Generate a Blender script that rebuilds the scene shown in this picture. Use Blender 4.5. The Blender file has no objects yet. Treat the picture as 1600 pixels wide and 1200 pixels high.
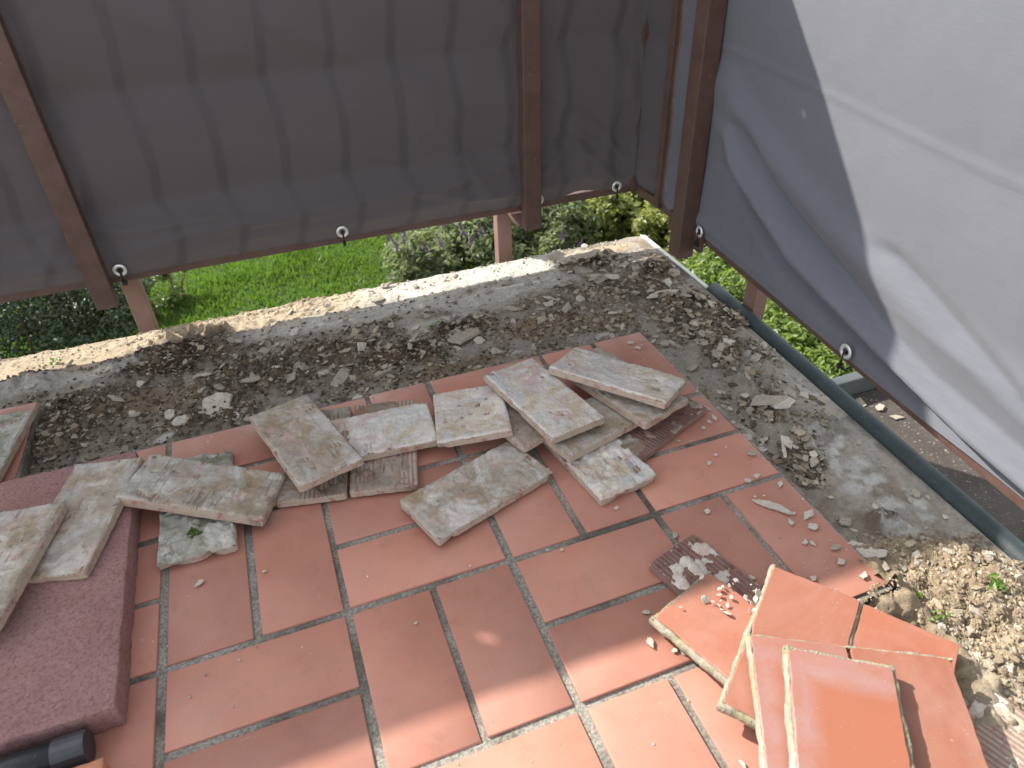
import bpy, bmesh, math, random
import numpy as np
from mathutils import Vector, Matrix, Euler

scene = bpy.context.scene
col = scene.collection
rnd = random.Random(7)

# ------------------------------------------------------------------ camera
FPX = 1098.95
CR = np.array([[0.93608473, -0.35063421, -0.02830261], [-0.23073166, -0.55126264, -0.80179324], [0.26553397, 0.75707672, -0.59693095]])
CC = np.array([0.27814372, -0.91617811, 0.85715117])
cam_d = bpy.data.cameras.new('camera')
cam = bpy.data.objects.new('camera', cam_d)
col.objects.link(cam)
cam_d.sensor_width = 36.0
cam_d.lens = FPX / 1600 * 36
cam_d.clip_start = 0.02
cam_d.clip_end = 400
M = Matrix.Identity(4)
for r in range(3):
    M[r][0], M[r][1], M[r][2], M[r][3] = CR[0][r], -CR[1][r], -CR[2][r], CC[r]
cam.matrix_world = M
cam_d.dof.use_dof = True
cam_d.dof.focus_distance = 1.35
cam_d.dof.aperture_fstop = 7.0
scene.camera = cam

# ------------------------------------------------------------------ sky, sun, exposure
SUN = Vector((0.78, -1.0, -0.945)).normalized()       # direction the light travels
el = math.asin(-SUN.z)
az = math.atan2(-SUN.x, -SUN.y)                        # from +Y towards +X
world = bpy.data.worlds.new('World')
scene.world = world
world.use_nodes = True
wn = world.node_tree
wn.nodes.clear()
sky = wn.nodes.new('ShaderNodeTexSky')
sky.sky_type = 'NISHITA'
sky.sun_disc = False
sky.sun_elevation = el
sky.sun_rotation = az
sky.air_density = 1.0
sky.dust_density = 0.7
sky.ozone_density = 1.0
bg = wn.nodes.new('ShaderNodeBackground')
bg.inputs['Strength'].default_value = 0.15
wo = wn.nodes.new('ShaderNodeOutputWorld')
hsv = wn.nodes.new('ShaderNodeHueSaturation')          # a hazy, partly clouded sky: paler than clear blue
hsv.inputs['Saturation'].default_value = 0.27
wn.links.new(sky.outputs[0], hsv.inputs['Color'])
wn.links.new(hsv.outputs[0], bg.inputs[0])
wn.links.new(bg.outputs[0], wo.inputs[0])
sd = bpy.data.lights.new('sun', 'SUN')
sd.energy = 3.3
sd.angle = math.radians(0.55)
sd.color = (1.0, 0.95, 0.87)
so = bpy.data.objects.new('sun', sd)
col.objects.link(so)
so.rotation_euler = SUN.to_track_quat('-Z', 'Y').to_euler()
vs = scene.view_settings
vs.view_transform = 'Standard'
vs.look = 'None'
vs.exposure = 1.53
vs.gamma = 1.0
vs.use_curve_mapping = False
scene.cycles.max_bounces = 8
scene.cycles.transparent_max_bounces = 8


# ------------------------------------------------------------------ helpers
def at(u, v, z):
    """point on the level z seen at photograph pixel (u, v)"""
    d = CR.T @ np.array([(u - 800) / FPX, (v - 600) / FPX, 1.0])
    return Vector(CC + d * (z - CC[2]) / d[2])


def _hash(ix, iy, s):
    n = (ix.astype(np.int64) * 374761393 + iy.astype(np.int64) * 668265263 + s * 1442695041) & 0x7fffffff
    n = ((n ^ (n >> 13)) * 1274126177) & 0x7fffffff
    return ((n ^ (n >> 16)) & 0xffff) / 65535.0


def vnoise(x, y, s=0):
    x = np.asarray(x, float); y = np.asarray(y, float)
    ix = np.floor(x); iy = np.floor(y)
    fx = x - ix; fy = y - iy
    fx = fx * fx * (3 - 2 * fx); fy = fy * fy * (3 - 2 * fy)
    a = _hash(ix, iy, s); b = _hash(ix + 1, iy, s); c = _hash(ix, iy + 1, s); d = _hash(ix + 1, iy + 1, s)
    return (a * (1 - fx) + b * fx) * (1 - fy) + (c * (1 - fx) + d * fx) * fy


def fbm(x, y, s=0, o=4):
    t = 0; a = 0.5; n = 0
    for k in range(o):
        t = t + a * vnoise(x * 2 ** k, y * 2 ** k, s + 17 * k)
        n += a; a *= 0.5
    return t / n


def sst(e0, e1, x):
    t = np.clip((np.asarray(x, float) - e0) / (e1 - e0), 0, 1)
    return t * t * (3 - 2 * t)


def obj(name, mesh, mat=None, parent=None, smooth=False):
    if isinstance(mesh, bmesh.types.BMesh):
        me = bpy.data.meshes.new(name)
        mesh.to_mesh(me); mesh.free()
    else:
        me = mesh
    o = bpy.data.objects.new(name, me)
    col.objects.link(o)
    if mat is not None and not me.materials:
        me.materials.append(mat)
    if smooth:
        me.polygons.foreach_set('use_smooth', [True] * len(me.polygons))
    if parent is not None:
        o.parent = parent
    return o


def tag(o, label, cat, group=None):
    o['label'] = label; o['category'] = cat
    if group:
        o['group'] = group
    return o


def empty(name, loc=(0, 0, 0), rot=(0, 0, 0)):
    o = bpy.data.objects.new(name, None)
    col.objects.link(o)
    o.location = loc; o.rotation_euler = rot
    o.empty_display_size = 0.05
    return o


def box(bm, c, s, rot=None, bevel=0.0):
    r = bmesh.ops.create_cube(bm, size=1.0)
    vsx = r['verts']
    m = Matrix.Translation(Vector(c)) @ (rot.to_4x4() if rot else Matrix.Identity(4)) @ Matrix.Diagonal((s[0], s[1], s[2], 1))
    bmesh.ops.transform(bm, matrix=m, verts=vsx)
    if bevel > 0:
        ed = list({e for v in vsx for e in v.link_edges})
        bmesh.ops.bevel(bm, geom=ed, offset=bevel, segments=2, profile=0.6, affect='EDGES')
    return bm


def bar(bm, a, b, w, d, up=(0, 0, 1), bevel=0.0):
    a = Vector(a); b = Vector(b)
    z = (b - a).normalized()
    x = Vector(up).cross(z)
    if x.length < 1e-4:
        x = Vector((1, 0, 0))
    x.normalize(); y = z.cross(x)
    rot = Matrix((x, y, z)).transposed()
    return box(bm, (a + b) / 2, (w, d, (b - a).length), rot, bevel)


def tube(bm, pts, rad, seg=14, cap=True):
    rings = []
    pts = [Vector(p) for p in pts]
    for i, p in enumerate(pts):
        t = (pts[min(i + 1, len(pts) - 1)] - pts[max(i - 1, 0)]).normalized()
        up = Vector((0, 0, 1)) if abs(t.z) < 0.9 else Vector((1, 0, 0))
        x = t.cross(up).normalized(); y = x.cross(t)
        r = rad[i] if isinstance(rad, (list, tuple)) else rad
        rings.append([bm.verts.new(p + x * (r * math.cos(6.28318 * k / seg)) + y * (r * math.sin(6.28318 * k / seg))) for k in range(seg)])
    for i in range(len(rings) - 1):
        for k in range(seg):
            bm.faces.new((rings[i][k], rings[i][(k + 1) % seg], rings[i + 1][(k + 1) % seg], rings[i + 1][k]))
    if cap:
        bm.faces.new(rings[0][::-1]); bm.faces.new(rings[-1])
    return bm


def grid_mesh(name, X, Y, Z, keep=None, colors=None):
    """X, Y, Z arrays (n, m) -> mesh; keep mask of cells (n-1, m-1)"""
    n, m = X.shape
    co = np.stack([X, Y, Z], -1).reshape(-1, 3)
    idx = np.arange(n * m).reshape(n, m)
    q = np.stack([idx[:-1, :-1], idx[1:, :-1], idx[1:, 1:], idx[:-1, 1:]], -1)
    q = q[keep] if keep is not None else q.reshape(-1, 4)
    used = np.unique(q)
    remap = -np.ones(n * m, int); remap[used] = np.arange(len(used))
    q = remap[q]; co = co[used]
    me = bpy.data.meshes.new(name)
    me.from_pydata(co.tolist(), [], q.tolist())
    if colors is not None:
        ca = me.color_attributes.new('tint', 'FLOAT_COLOR', 'POINT')
        c4 = np.ones((len(used), 4), np.float32)
        c4[:, :3] = colors.reshape(-1, 3)[used]
        ca.data.foreach_set('color', c4.ravel())
    me.polygons.foreach_set('use_smooth', [True] * len(me.polygons))
    me.update()
    return me


# ------------------------------------------------------------------ materials
def new_mat(name):
    m = bpy.data.materials.new(name)
    m.use_nodes = True
    nt = m.node_tree
    b = nt.nodes['Principled BSDF']
    return m, nt, b


class NB:
    def __init__(s, nt):
        s.nt = nt

    def n(s, t, **k):
        x = s.nt.nodes.new(t)
        for a, v in k.items():
            setattr(x, a, v)
        return x

    def l(s, a, b):
        s.nt.links.new(a, b)

    def coord(s, kind='pos'):
        if kind == 'pos':
            return s.n('ShaderNodeNewGeometry').outputs['Position']
        if kind == 'rand':        # object coordinates shifted by a random amount for each object
            tc = s.n('ShaderNodeTexCoord'); oi = s.n('ShaderNodeObjectInfo')
            mu = s.n('ShaderNodeMath', operation='MULTIPLY'); mu.inputs[1].default_value = 37.0
            s.l(oi.outputs['Random'], mu.inputs[0])
            ad = s.n('ShaderNodeVectorMath', operation='ADD')
            s.l(tc.outputs['Object'], ad.inputs[0]); s.l(mu.outputs[0], ad.inputs[1])
            return ad.outputs[0]
        return s.n('ShaderNodeTexCoord').outputs['Object']

    def noise(s, vec, scale, detail=4, rough=0.55, dist=0.0):
        x = s.n('ShaderNodeTexNoise')
        x.inputs['Scale'].default_value = scale; x.inputs['Detail'].default_value = detail
        x.inputs['Roughness'].default_value = rough; x.inputs['Distortion'].default_value = dist
        s.l(vec, x.inputs['Vector'])
        return x.outputs['Fac']

    def ramp(s, fac, stops, interp='LINEAR'):
        r = s.n('ShaderNodeValToRGB')
        r.color_ramp.interpolation = interp
        el_ = r.color_ramp.elements
        while len(el_) < len(stops):
            el_.new(0.5)
        for e, (p, c) in zip(el_, stops):
            e.position = p
            e.color = (c, c, c, 1) if isinstance(c, (int, float)) else (*c, 1)
        s.l(fac, r.inputs[0])
        return r.outputs[0]

    def mix(s, fac, a, b, mode='MIX'):
        m = s.n('ShaderNodeMix', data_type='RGBA', blend_type=mode)
        for sock, v in ((m.inputs[0], fac), (m.inputs[6], a), (m.inputs[7], b)):
            if hasattr(v, 'is_output'):
                s.l(v, sock)
            elif isinstance(v, (int, float)):
                sock.default_value = v
            else:
                sock.default_value = (*v, 1)
        return m.outputs[2]

    def bump(s, h, strength, dist, normal=None):
        b = s.n('ShaderNodeBump')
        b.inputs['Strength'].default_value = strength; b.inputs['Distance'].default_value = dist
        s.l(h, b.inputs['Height'])
        if normal is not None:
            s.l(normal, b.inputs['Normal'])
        return b.outputs[0]


def mat_clay(name, base, base2, rough=0.5, haze=0.25, dust=0.5, film=0.12):
    """glazed-face clinker tile: even body, slow clouds, faint pale haze, tiny specks"""
    m, nt, b = new_mat(name)
    k = NB(nt); p = k.coord('rand'); w = k.coord('pos')
    c = k.mix(k.ramp(k.noise(p, 9, 5, 0.6), [(0.3, 0.0), (0.7, 1.0)]), base, base2)
    oi = k.n('ShaderNodeObjectInfo')
    hs = k.n('ShaderNodeHueSaturation')
    mr = k.n('ShaderNodeMapRange'); mr.inputs[3].default_value = 0.84; mr.inputs[4].default_value = 1.14
    hs.inputs['Saturation'].default_value = 0.97
    k.l(oi.outputs['Random'], mr.inputs[0]); k.l(mr.outputs[0], hs.inputs['Value']); k.l(c, hs.inputs['Color'])
    c = hs.outputs[0]
    pale = k.ramp(k.noise(w, 5.5, 6, 0.62, 0.6), [(0.48, 0.0), (0.75, haze)])
    c = k.mix(pale, c, (0.48, 0.30, 0.24))
    dark = k.ramp(k.noise(w, 26, 5, 0.7), [(0.56, 0.0), (0.76, 0.32)])
    c = k.mix(dark, c, (0.16, 0.09, 0.07))
    film_ = k.ramp(k.noise(w, 3.1, 7, 0.74, 1.4), [(0.42, 0.0), (0.66, film)])
    c = k.mix(film_, c, (0.40, 0.29, 0.23))
    mp = k.n('ShaderNodeMapping'); mp.inputs['Scale'].default_value = (14, 260, 14); mp.inputs['Rotation'].default_value = (0, 0, 0.6); k.l(p, mp.inputs['Vector'])
    scr = k.ramp(k.noise(mp.outputs[0], 1.0, 3, 0.6), [(0.70, 0.0), (0.76, 0.3)])
    c = k.mix(scr, c, (0.55, 0.42, 0.35))
    speck = k.ramp(k.noise(w, 330, 2, 0.6), [(0.7, 0.0), (0.76, dust)])
    c = k.mix(speck, c, (0.55, 0.47, 0.40))
    k.l(c, b.inputs['Base Color'])
    r = k.ramp(k.noise(w, 14, 4, 0.6), [(0.3, rough - 0.1), (0.7, rough + 0.14)])
    k.l(r, b.inputs['Roughness'])
    b.inputs['Specular IOR Level'].default_value = 0.4
    nrm = k.bump(k.noise(w, 420, 3, 0.6), 0.12, 0.0006)
    k.l(k.bump(k.noise(p, 22, 3, 0.5), 0.25, 0.0012, nrm), b.inputs['Normal'])
    return m


CLAY = mat_clay('terracotta_face', (0.46, 0.190, 0.125), (0.39, 0.158, 0.105), haze=0.3)
CLAY_LOOSE = mat_clay('terracotta_face_loose', (0.33, 0.112, 0.062), (0.28, 0.094, 0.054), haze=0.35, film=0.22)


def mat_clay_haze(name):
    """loose tile whose rim carries a violet-white lime haze, as in the photo's top tile"""
    m, nt, b = new_mat(name)
    k = NB(nt); w = k.coord('pos'); o = k.coord('obj')
    sx = k.n('ShaderNodeSeparateXYZ'); k.l(o, sx.inputs[0])
    wob = k.noise(w, 30, 3, 0.6)
    ax = k.n('ShaderNodeMath', operation='MULTIPLY_ADD'); ax.inputs[1].default_value = 1.0; k.l(sx.outputs[0], ax.inputs[0])
    wm = k.n('ShaderNodeMath', operation='MULTIPLY'); wm.inputs[1].default_value = 0.012; k.l(wob, wm.inputs[0])
    k.l(wm.outputs[0], ax.inputs[2])
    ay = k.n('ShaderNodeMath', operation='SUBTRACT'); k.l(sx.outputs[1], ay.inputs[0]); k.l(wm.outputs[0], ay.inputs[1])
    left = k.ramp(k.n('ShaderNodeMapRange').outputs[0], [(0, 1), (1, 0)])
    mrx = left.node.inputs[0].links[0].from_node
    mrx.inputs[1].default_value = -0.0575; mrx.inputs[2].default_value = -0.012
    k.l(ax.outputs[0], mrx.inputs[0])
    mry = k.n('ShaderNodeMapRange'); mry.inputs[1].default_value = 0.062; mry.inputs[2].default_value = 0.105
    k.l(ay.outputs[0], mry.inputs[0])
    mx = k.n('ShaderNodeMath', operation='MAXIMUM')
    k.l(left, mx.inputs[0]); k.l(mry.outputs[0], mx.inputs[1])
    hz = k.ramp(mx.outputs[0], [(0.10, 0.0), (0.55, 0.75), (1.0, 0.5)])
    c = k.mix(k.noise(w, 9, 4), (0.32, 0.115, 0.064), (0.275, 0.095, 0.054))
    br = k.ramp(k.noise(w, 26, 6, 0.75, 0.8), [(0.3, 0.25), (0.6, 1.0)])
    hz = k.mix(1.0, hz, br, 'MULTIPLY')
    c = k.mix(hz, c, (0.30, 0.190, 0.180))
    c = k.mix(k.ramp(k.noise(w, 300, 3, 0.65), [(0.66, 0.0), (0.74, 0.5)]), c, (0.45, 0.36, 0.28))
    k.l(c, b.inputs['Base Color'])
    b.inputs['Roughness'].default_value = 0.55
    k.l(k.bump(k.noise(w, 420, 3, 0.6), 0.12, 0.0006), b.inputs['Normal'])
    return m


CLAY_HAZE = mat_clay_haze('terracotta_lime_haze')


def mat_clay_back(name, c1=(0.26, 0.115, 0.085), c2=(0.40, 0.22, 0.185), crust=0.85):
    """ribbed raw back and sides of a clinker tile"""
    m, nt, b = new_mat(name)
    k = NB(nt); o = k.coord('obj'); w = k.coord('pos')
    c = k.mix(k.ramp(k.noise(w, 28, 5, 0.65), [(0.35, 0), (0.65, 1)]), c1, c2)
    c = k.mix(k.ramp(k.noise(w, 60, 5, 0.7), [(0.36, 0), (0.47, crust)]), c, (0.40, 0.335, 0.26))
    c = k.mix(k.ramp(k.noise(w, 18, 4, 0.7), [(0.58, 0), (0.7, 0.7)]), c, (0.10, 0.075, 0.06))
    wv = k.n('ShaderNodeTexWave', bands_direction='X')
    wv.inputs['Scale'].default_value = 42; wv.inputs['Distortion'].default_value = 0.6; wv.inputs['Detail'].default_value = 2
    k.l(o, wv.inputs['Vector'])
    nz = k.n('ShaderNodeSeparateXYZ'); k.l(k.n('ShaderNodeTexCoord').outputs['Normal'], nz.inputs[0])
    topf = k.ramp(nz.outputs[2], [(0.5, 0.0), (0.8, 1.0)])
    rib = k.n('ShaderNodeMath', operation='MULTIPLY'); k.l(wv.outputs['Fac'], rib.inputs[0]); k.l(topf, rib.inputs[1])
    c = k.mix(k.ramp(rib.outputs[0], [(0.3, 0.0), (0.9, 0.5)]), c, (0.14, 0.07, 0.055))
    k.l(c, b.inputs['Base Color'])
    b.inputs['Roughness'].default_value = 0.9
    b.inputs['Specular IOR Level'].default_value = 0.2
    nr = k.bump(rib.outputs[0], 0.6, 0.0015)
    k.l(k.bump(k.noise(w, 160, 5, 0.7), 0.6, 0.002, nr), b.inputs['Normal'])
    return m


CLAY_BACK = mat_clay_back('clay_ribbed_back')
CLAY_WINE = mat_clay_back('clay_wine_back', (0.13, 0.055, 0.048), (0.22, 0.105, 0.09), 0.2)


def mat_mortar(name, a, bcol, stain, dark=0.55, white=(0.62, 0.60, 0.55), relief=1.0, pink=0.0):
    m, nt, b = new_mat(name)
    k = NB(nt); w = k.coord('rand'); p = k.coord('pos')
    c = k.mix(k.ramp(k.noise(w, 9, 6, 0.62, 0.8), [(0.36, 0), (0.62, 1)]), a, bcol)
    c = k.mix(k.ramp(k.noise(w, 13, 7, 0.66, 1.0), [(0.47, 0), (0.64, 0.85)]), c, stain)
    c = k.mix(k.ramp(k.noise(w, 18, 7, 0.68, 0.6), [(0.50, 0), (0.68, 0.85)]), c, white)
    if pink:
        c = k.mix(k.ramp(k.noise(w, 16, 6, 0.7, 0.5), [(0.53, 0), (0.63, pink)]), c, (0.50, 0.335, 0.29))
    mp = k.n('ShaderNodeMapping'); mp.inputs['Scale'].default_value = (170, 20, 20); k.l(w, mp.inputs['Vector'])
    comb = k.noise(mp.outputs[0], 1.0, 4, 0.65)
    cm = k.mix(1.0, k.ramp(comb, [(0.36, 0.8), (0.46, 0.0)]), k.ramp(k.noise(w, 12, 3, 0.5), [(0.48, 0.0), (0.6, 0.8)]), 'MULTIPLY')
    c = k.mix(cm, c, tuple(x * 0.4 for x in bcol))
    c = k.mix(k.ramp(k.noise(p, 48, 7, 0.78), [(0.57, 0), (0.68, dark)]), c, (0.085, 0.065, 0.05))
    c = k.mix(k.ramp(k.noise(p, 300, 3, 0.7), [(0.33, 0.3), (0.5, 0.0)]), c, (0.13, 0.11, 0.09))
    k.l(c, b.inputs['Base Color'])
    b.inputs['Roughness'].default_value = 0.95
    b.inputs['Specular IOR Level'].default_value = 0.15
    n1 = k.bump(cm, 0.3 * relief, 0.002, k.bump(k.noise(p, 50, 7, 0.75), 0.5 * relief, 0.003))
    k.l(k.bump(k.noise(p, 420, 4, 0.7), 0.5, 0.001, n1), b.inputs['Normal'])
    return m


MORTAR = mat_mortar('mortar_residue', (0.44, 0.415, 0.38), (0.31, 0.26, 0.195), (0.31, 0.22, 0.125), dark=.75, white=(0.60, 0.565, 0.51), relief=.8, pink=.5)
MORTAR_PALE = mat_mortar('mortar_residue_pale', (0.62, 0.55, 0.455), (0.48, 0.475, 0.465), (0.44, 0.335, 0.205), dark=0.5, white=(0.72, 0.65, 0.57), relief=.7, pink=.7)
MORTAR_DARK = mat_mortar('mortar_residue_dark', (0.29, 0.24, 0.185), (0.19, 0.15, 0.11), (0.27, 0.16, 0.10), dark=0.75, white=(0.42, 0.38, 0.32), pink=.4)
MORTAR_MOSS = mat_mortar('mortar_residue_weathered', (0.50, 0.475, 0.42), (0.30, 0.28, 0.23), (0.18, 0.175, 0.11), dark=0.95, white=(0.60, 0.58, 0.53), relief=1.4)
FRINGE = mat_mortar('grout_fringe', (0.33, 0.295, 0.23), (0.27, 0.24, 0.18), (0.25, 0.24, 0.12), dark=0.5, white=(0.40, 0.365, 0.30))
FLAKE = mat_mortar('mortar_flake', (0.40, 0.355, 0.29), (0.30, 0.26, 0.20), (0.36, 0.29, 0.20), dark=0.35, white=(0.48, 0.45, 0.40))
FLAKE_PALE = mat_mortar('mortar_flake_pale', (0.56, 0.51, 0.44), (0.46, 0.41, 0.34), (0.47, 0.39, 0.28), dark=0.2)


def mat_grout():
    m, nt, b = new_mat('joint_grout')
    k = NB(nt); p = k.coord('pos')
    c = k.mix(k.ramp(k.noise(p, 5.0, 5, 0.65, 0.5), [(0.38, 0), (0.56, 1)]), (0.105, 0.092, 0.072), (0.34, 0.315, 0.265))
    c = k.mix(k.ramp(k.noise(p, 3.2, 4, 0.7, 0.8), [(0.6, 0), (0.72, 0.75)]), c, (0.56, 0.53, 0.50))
    c = k.mix(k.ramp(k.noise(p, 240, 4, 0.7), [(0.4, 0.6), (0.6, 0)]), c, (0.05, 0.044, 0.036))
    k.l(c, b.inputs['Base Color'])
    b.inputs['Roughness'].default_value = 0.95
    k.l(k.bump(k.noise(p, 300, 5, 0.7), 0.8, 0.0016), b.inputs['Normal'])
    return m


GROUT = mat_grout()


def mat_tint(name, bump1=0.9, mul=1.0):
    """ground whose own colours are stored per vertex, with grain added"""
    m, nt, b = new_mat(name)
    k = NB(nt); p = k.coord('pos')
    at_ = k.n('ShaderNodeAttribute', attribute_name='tint')
    c = k.mix(k.ramp(k.noise(p, 130, 6, 0.75), [(0.3, 0.62), (0.55, 0.0)]), at_.outputs['Color'], (0.45, 0.42, 0.38), 'MULTIPLY')
    c = k.mix(k.ramp(k.noise(p, 420, 3, 0.7), [(0.62, 0), (0.72, 0.45)]), c, (0.52, 0.47, 0.40))
    k.l(c, b.inputs['Base Color'])
    b.inputs['Roughness'].default_value = 0.96
    b.inputs['Specular IOR Level'].default_value = 0.15
    n1 = k.bump(k.noise(p, 90, 7, 0.75), bump1, 0.006)
    k.l(k.bump(k.noise(p, 480, 4, 0.7), 0.6, 0.0015, n1), b.inputs['Normal'])
    return m


RUBBLE = mat_tint('rubble_ground')


def mat_simple(name, a, bcol, scale, rough, spec=0.5, metal=0.0, bump_s=0.0, bump_scale=200, speck=None):
    m, nt, b = new_mat(name)
    k = NB(nt); p = k.coord('pos')
    c = k.mix(k.ramp(k.noise(p, scale, 5, 0.65), [(0.35, 0), (0.65, 1)]), a, bcol)
    if speck:
        c = k.mix(k.ramp(k.noise(p, speck[1], 3, 0.6), [(speck[2], 0), (speck[2] + 0.06, 0.8)]), c, speck[0])
    k.l(c, b.inputs['Base Color'])
    b.inputs['Roughness'].default_value = rough
    b.inputs['Specular IOR Level'].default_value = spec
    b.inputs['Metallic'].default_value = metal
    if bump_s:
        k.l(k.bump(k.noise(p, bump_scale, 5, 0.7), bump_s, 0.003), b.inputs['Normal'])
    return m


def mat_paver():
    m, nt, b = new_mat('red_concrete')
    k = NB(nt); p = k.coord('pos')
    c = k.mix(k.ramp(k.noise(p, 11, 6, 0.7), [(0.35, 0), (0.65, 1)]), (0.36, 0.190, 0.178), (0.45, 0.262, 0.245))
    c = k.mix(k.ramp(k.noise(p, 3.5, 4, 0.6), [(0.5, 0), (0.7, 0.5)]), c, (0.40, 0.21, 0.15))
    g = k.noise(p, 190, 5, 0.8)
    c = k.mix(k.ramp(g, [(0.40, 0.6), (0.5, 0.0)]), c, (0.19, 0.085, 0.078))
    c = k.mix(k.ramp(g, [(0.56, 0.0), (0.66, 0.7)]), c, (0.44, 0.27, 0.245))
    c = k.mix(k.ramp(k.noise(p, 75, 3, 0.6), [(0.66, 0), (0.72, 0.6)]), c, (0.48, 0.32, 0.28))
    k.l(c, b.inputs['Base Color'])
    b.inputs['Roughness'].default_value = 0.9
    b.inputs['Specular IOR Level'].default_value = 0.25
    k.l(k.bump(k.noise(p, 240, 6, 0.8), 1.0, 0.004, k.bump(k.noise(p, 60, 4, 0.6), 0.5, 0.004)), b.inputs['Normal'])
    return m


PAVER = mat_paver()
PAVER_ORANGE = mat_simple('orange_concrete', (0.42, 0.17, 0.09), (0.52, 0.24, 0.14), 14, 0.9, 0.25, bump_s=0.6, bump_scale=160, speck=((0.55, 0.38, 0.28), 120, 0.64))
BROWN = mat_simple('brown_paint', (0.082, 0.046, 0.037), (0.108, 0.064, 0.052), 22, 0.5, 0.35, bump_s=0.15, bump_scale=120, speck=((0.14, 0.09, 0.074), 70, 0.66))
BROWN_PALE = mat_simple('brown_paint_pale', (0.17, 0.098, 0.080), (0.205, 0.122, 0.100), 20, 0.5, 0.4, bump_s=0.08, bump_scale=120)  # paler brown for supports, brackets and brace
STEEL = mat_simple('eyelet_metal', (0.75, 0.74, 0.71), (0.66, 0.65, 0.62), 90, 0.3, 0.6, metal=0.45)
BLACK = mat_simple('black_nylon', (0.012, 0.012, 0.013), (0.02, 0.02, 0.02), 80, 0.4)
HOSE = mat_simple('dark_pipe', (0.022, 0.032, 0.033), (0.034, 0.047, 0.048), 30, 0.6, 0.35, bump_s=0.05, speck=((0.055, 0.065, 0.062), 160, 0.60))
PIPE_BLACK = mat_simple('black_plastic', (0.012, 0.013, 0.015), (0.018, 0.019, 0.022), 30, 0.45, 0.4, speck=((0.05, 0.048, 0.045), 160, 0.62))
TAPE = mat_simple('grey_tape', (0.035, 0.037, 0.042), (0.05, 0.052, 0.058), 60, 0.4, 0.5, bump_s=0.15, bump_scale=60)
WHITE_TRIM = mat_simple('white_plastic', (0.58, 0.56, 0.51), (0.46, 0.44, 0.39), 30, 0.5)
ZINC = mat_simple('edge_metal', (0.50, 0.46, 0.38), (0.38, 0.35, 0.29), 40, 0.5, 0.5)
SLABM = mat_simple('slab_concrete', (0.34, 0.32, 0.29), (0.25, 0.235, 0.21), 9, 0.95, 0.2, bump_s=0.6, bump_scale=60)
ROOFM = mat_simple('roofing_felt', (0.060, 0.050, 0.042), (0.090, 0.077, 0.065), 7, 0.95, 0.2, bump_s=0.7, bump_scale=150, speck=((0.30, 0.28, 0.25), 120, 0.62))
COPING = mat_simple('coping_metal', (0.055, 0.065, 0.064), (0.075, 0.085, 0.083), 12, 0.5, 0.5)
WALLM = mat_simple('plaster_wall', (0.55, 0.52, 0.47), (0.48, 0.46, 0.42), 4, 0.95, 0.2, bump_s=0.3)


def mat_fabric(name, base, trans, tw):
    m, nt, b = new_mat(name)
    k = NB(nt)
    tc = k.n('ShaderNodeTexCoord').outputs['UV']
    w = k.coord('pos')
    wv = k.n('ShaderNodeTexWave', bands_direction='X'); wv.inputs['Scale'].default_value = 260; k.l(tc, wv.inputs['Vector'])
    wv2 = k.n('ShaderNodeTexWave', bands_direction='Y'); wv2.inputs['Scale'].default_value = 260; k.l(tc, wv2.inputs['Vector'])
    weave = k.mix(0.5, wv.outputs['Color'], wv2.outputs['Color'])
    c = k.mix(k.ramp(k.noise(w, 6, 5, 0.6), [(0.3, 0), (0.7, 1)]), base, tuple(x * 0.9 for x in base))
    sc = k.n('ShaderNodeMapping'); sc.inputs['Scale'].default_value = (30, 30, 700); k.l(w, sc.inputs['Vector'])
    slub = k.noise(sc.outputs[0], 1.0, 3, 0.6)
    c = k.mix(k.ramp(slub, [(0.3, 0.25), (0.6, 0)]), c, tuple(x * 0.6 for x in base))
    k.l(c, b.inputs['Base Color'])
    b.inputs['Roughness'].default_value = 0.8
    b.inputs['Specular IOR Level'].default_value = 0.25
    b.inputs['Sheen Weight'].default_value = 0.15
    nb = k.bump(weave, 0.12, 0.0008)
    k.l(nb, b.inputs['Normal'])
    t = k.n('ShaderNodeBsdfTranslucent'); t.inputs['Color'].default_value = (*trans, 1)
    mx = k.n('ShaderNodeMixShader'); mx.inputs[0].default_value = tw
    out = nt.nodes['Material Output']
    k.l(b.outputs[0], mx.inputs[1]); k.l(t.outputs[0], mx.inputs[2]); k.l(mx.outputs[0], out.inputs[0])
    return m


FABRIC_SHADED = mat_fabric('screen_cloth_shaded', (0.080, 0.071, 0.075), (0.078, 0.062, 0.062), 0.065)  # back cloth: same fabric as the right one, shade put into its colour
FABRIC_SUNLIT = mat_fabric('screen_cloth_sunlit', (0.128, 0.135, 0.154), (0.05, 0.05, 0.05), 0.02)  # lighter copy of that cloth, sun and bluish shade put into its colour


def mat_leaf(name, c1, c2, tr, tw=0.35):
    m, nt, b = new_mat(name)
    k = NB(nt)
    w = k.coord('pos')
    rl = k.n('ShaderNodeNewGeometry').outputs['Random Per Island']
    c = k.mix(k.ramp(rl, [(0.0, 0.0), (1.0, 1.0)]), c1, c2)
    c = k.mix(k.ramp(k.noise(w, 2.5, 3), [(0.35, 0.4), (0.6, 0.0)]), c, tuple(x * 0.55 for x in c1))
    k.l(c, b.inputs['Base Color'])
    b.inputs['Roughness'].default_value = 0.45
    b.inputs['Specular IOR Level'].default_value = 0.4
    t = k.n('ShaderNodeBsdfTranslucent'); t.inputs['Color'].default_value = (*tr, 1)
    mx = k.n('ShaderNodeMixShader'); mx.inputs[0].default_value = tw
    k.l(b.outputs[0], mx.inputs[1]); k.l(t.outputs[0], mx.inputs[2]); k.l(mx.outputs[0], nt.nodes['Material Output'].inputs[0])
    return m


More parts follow.
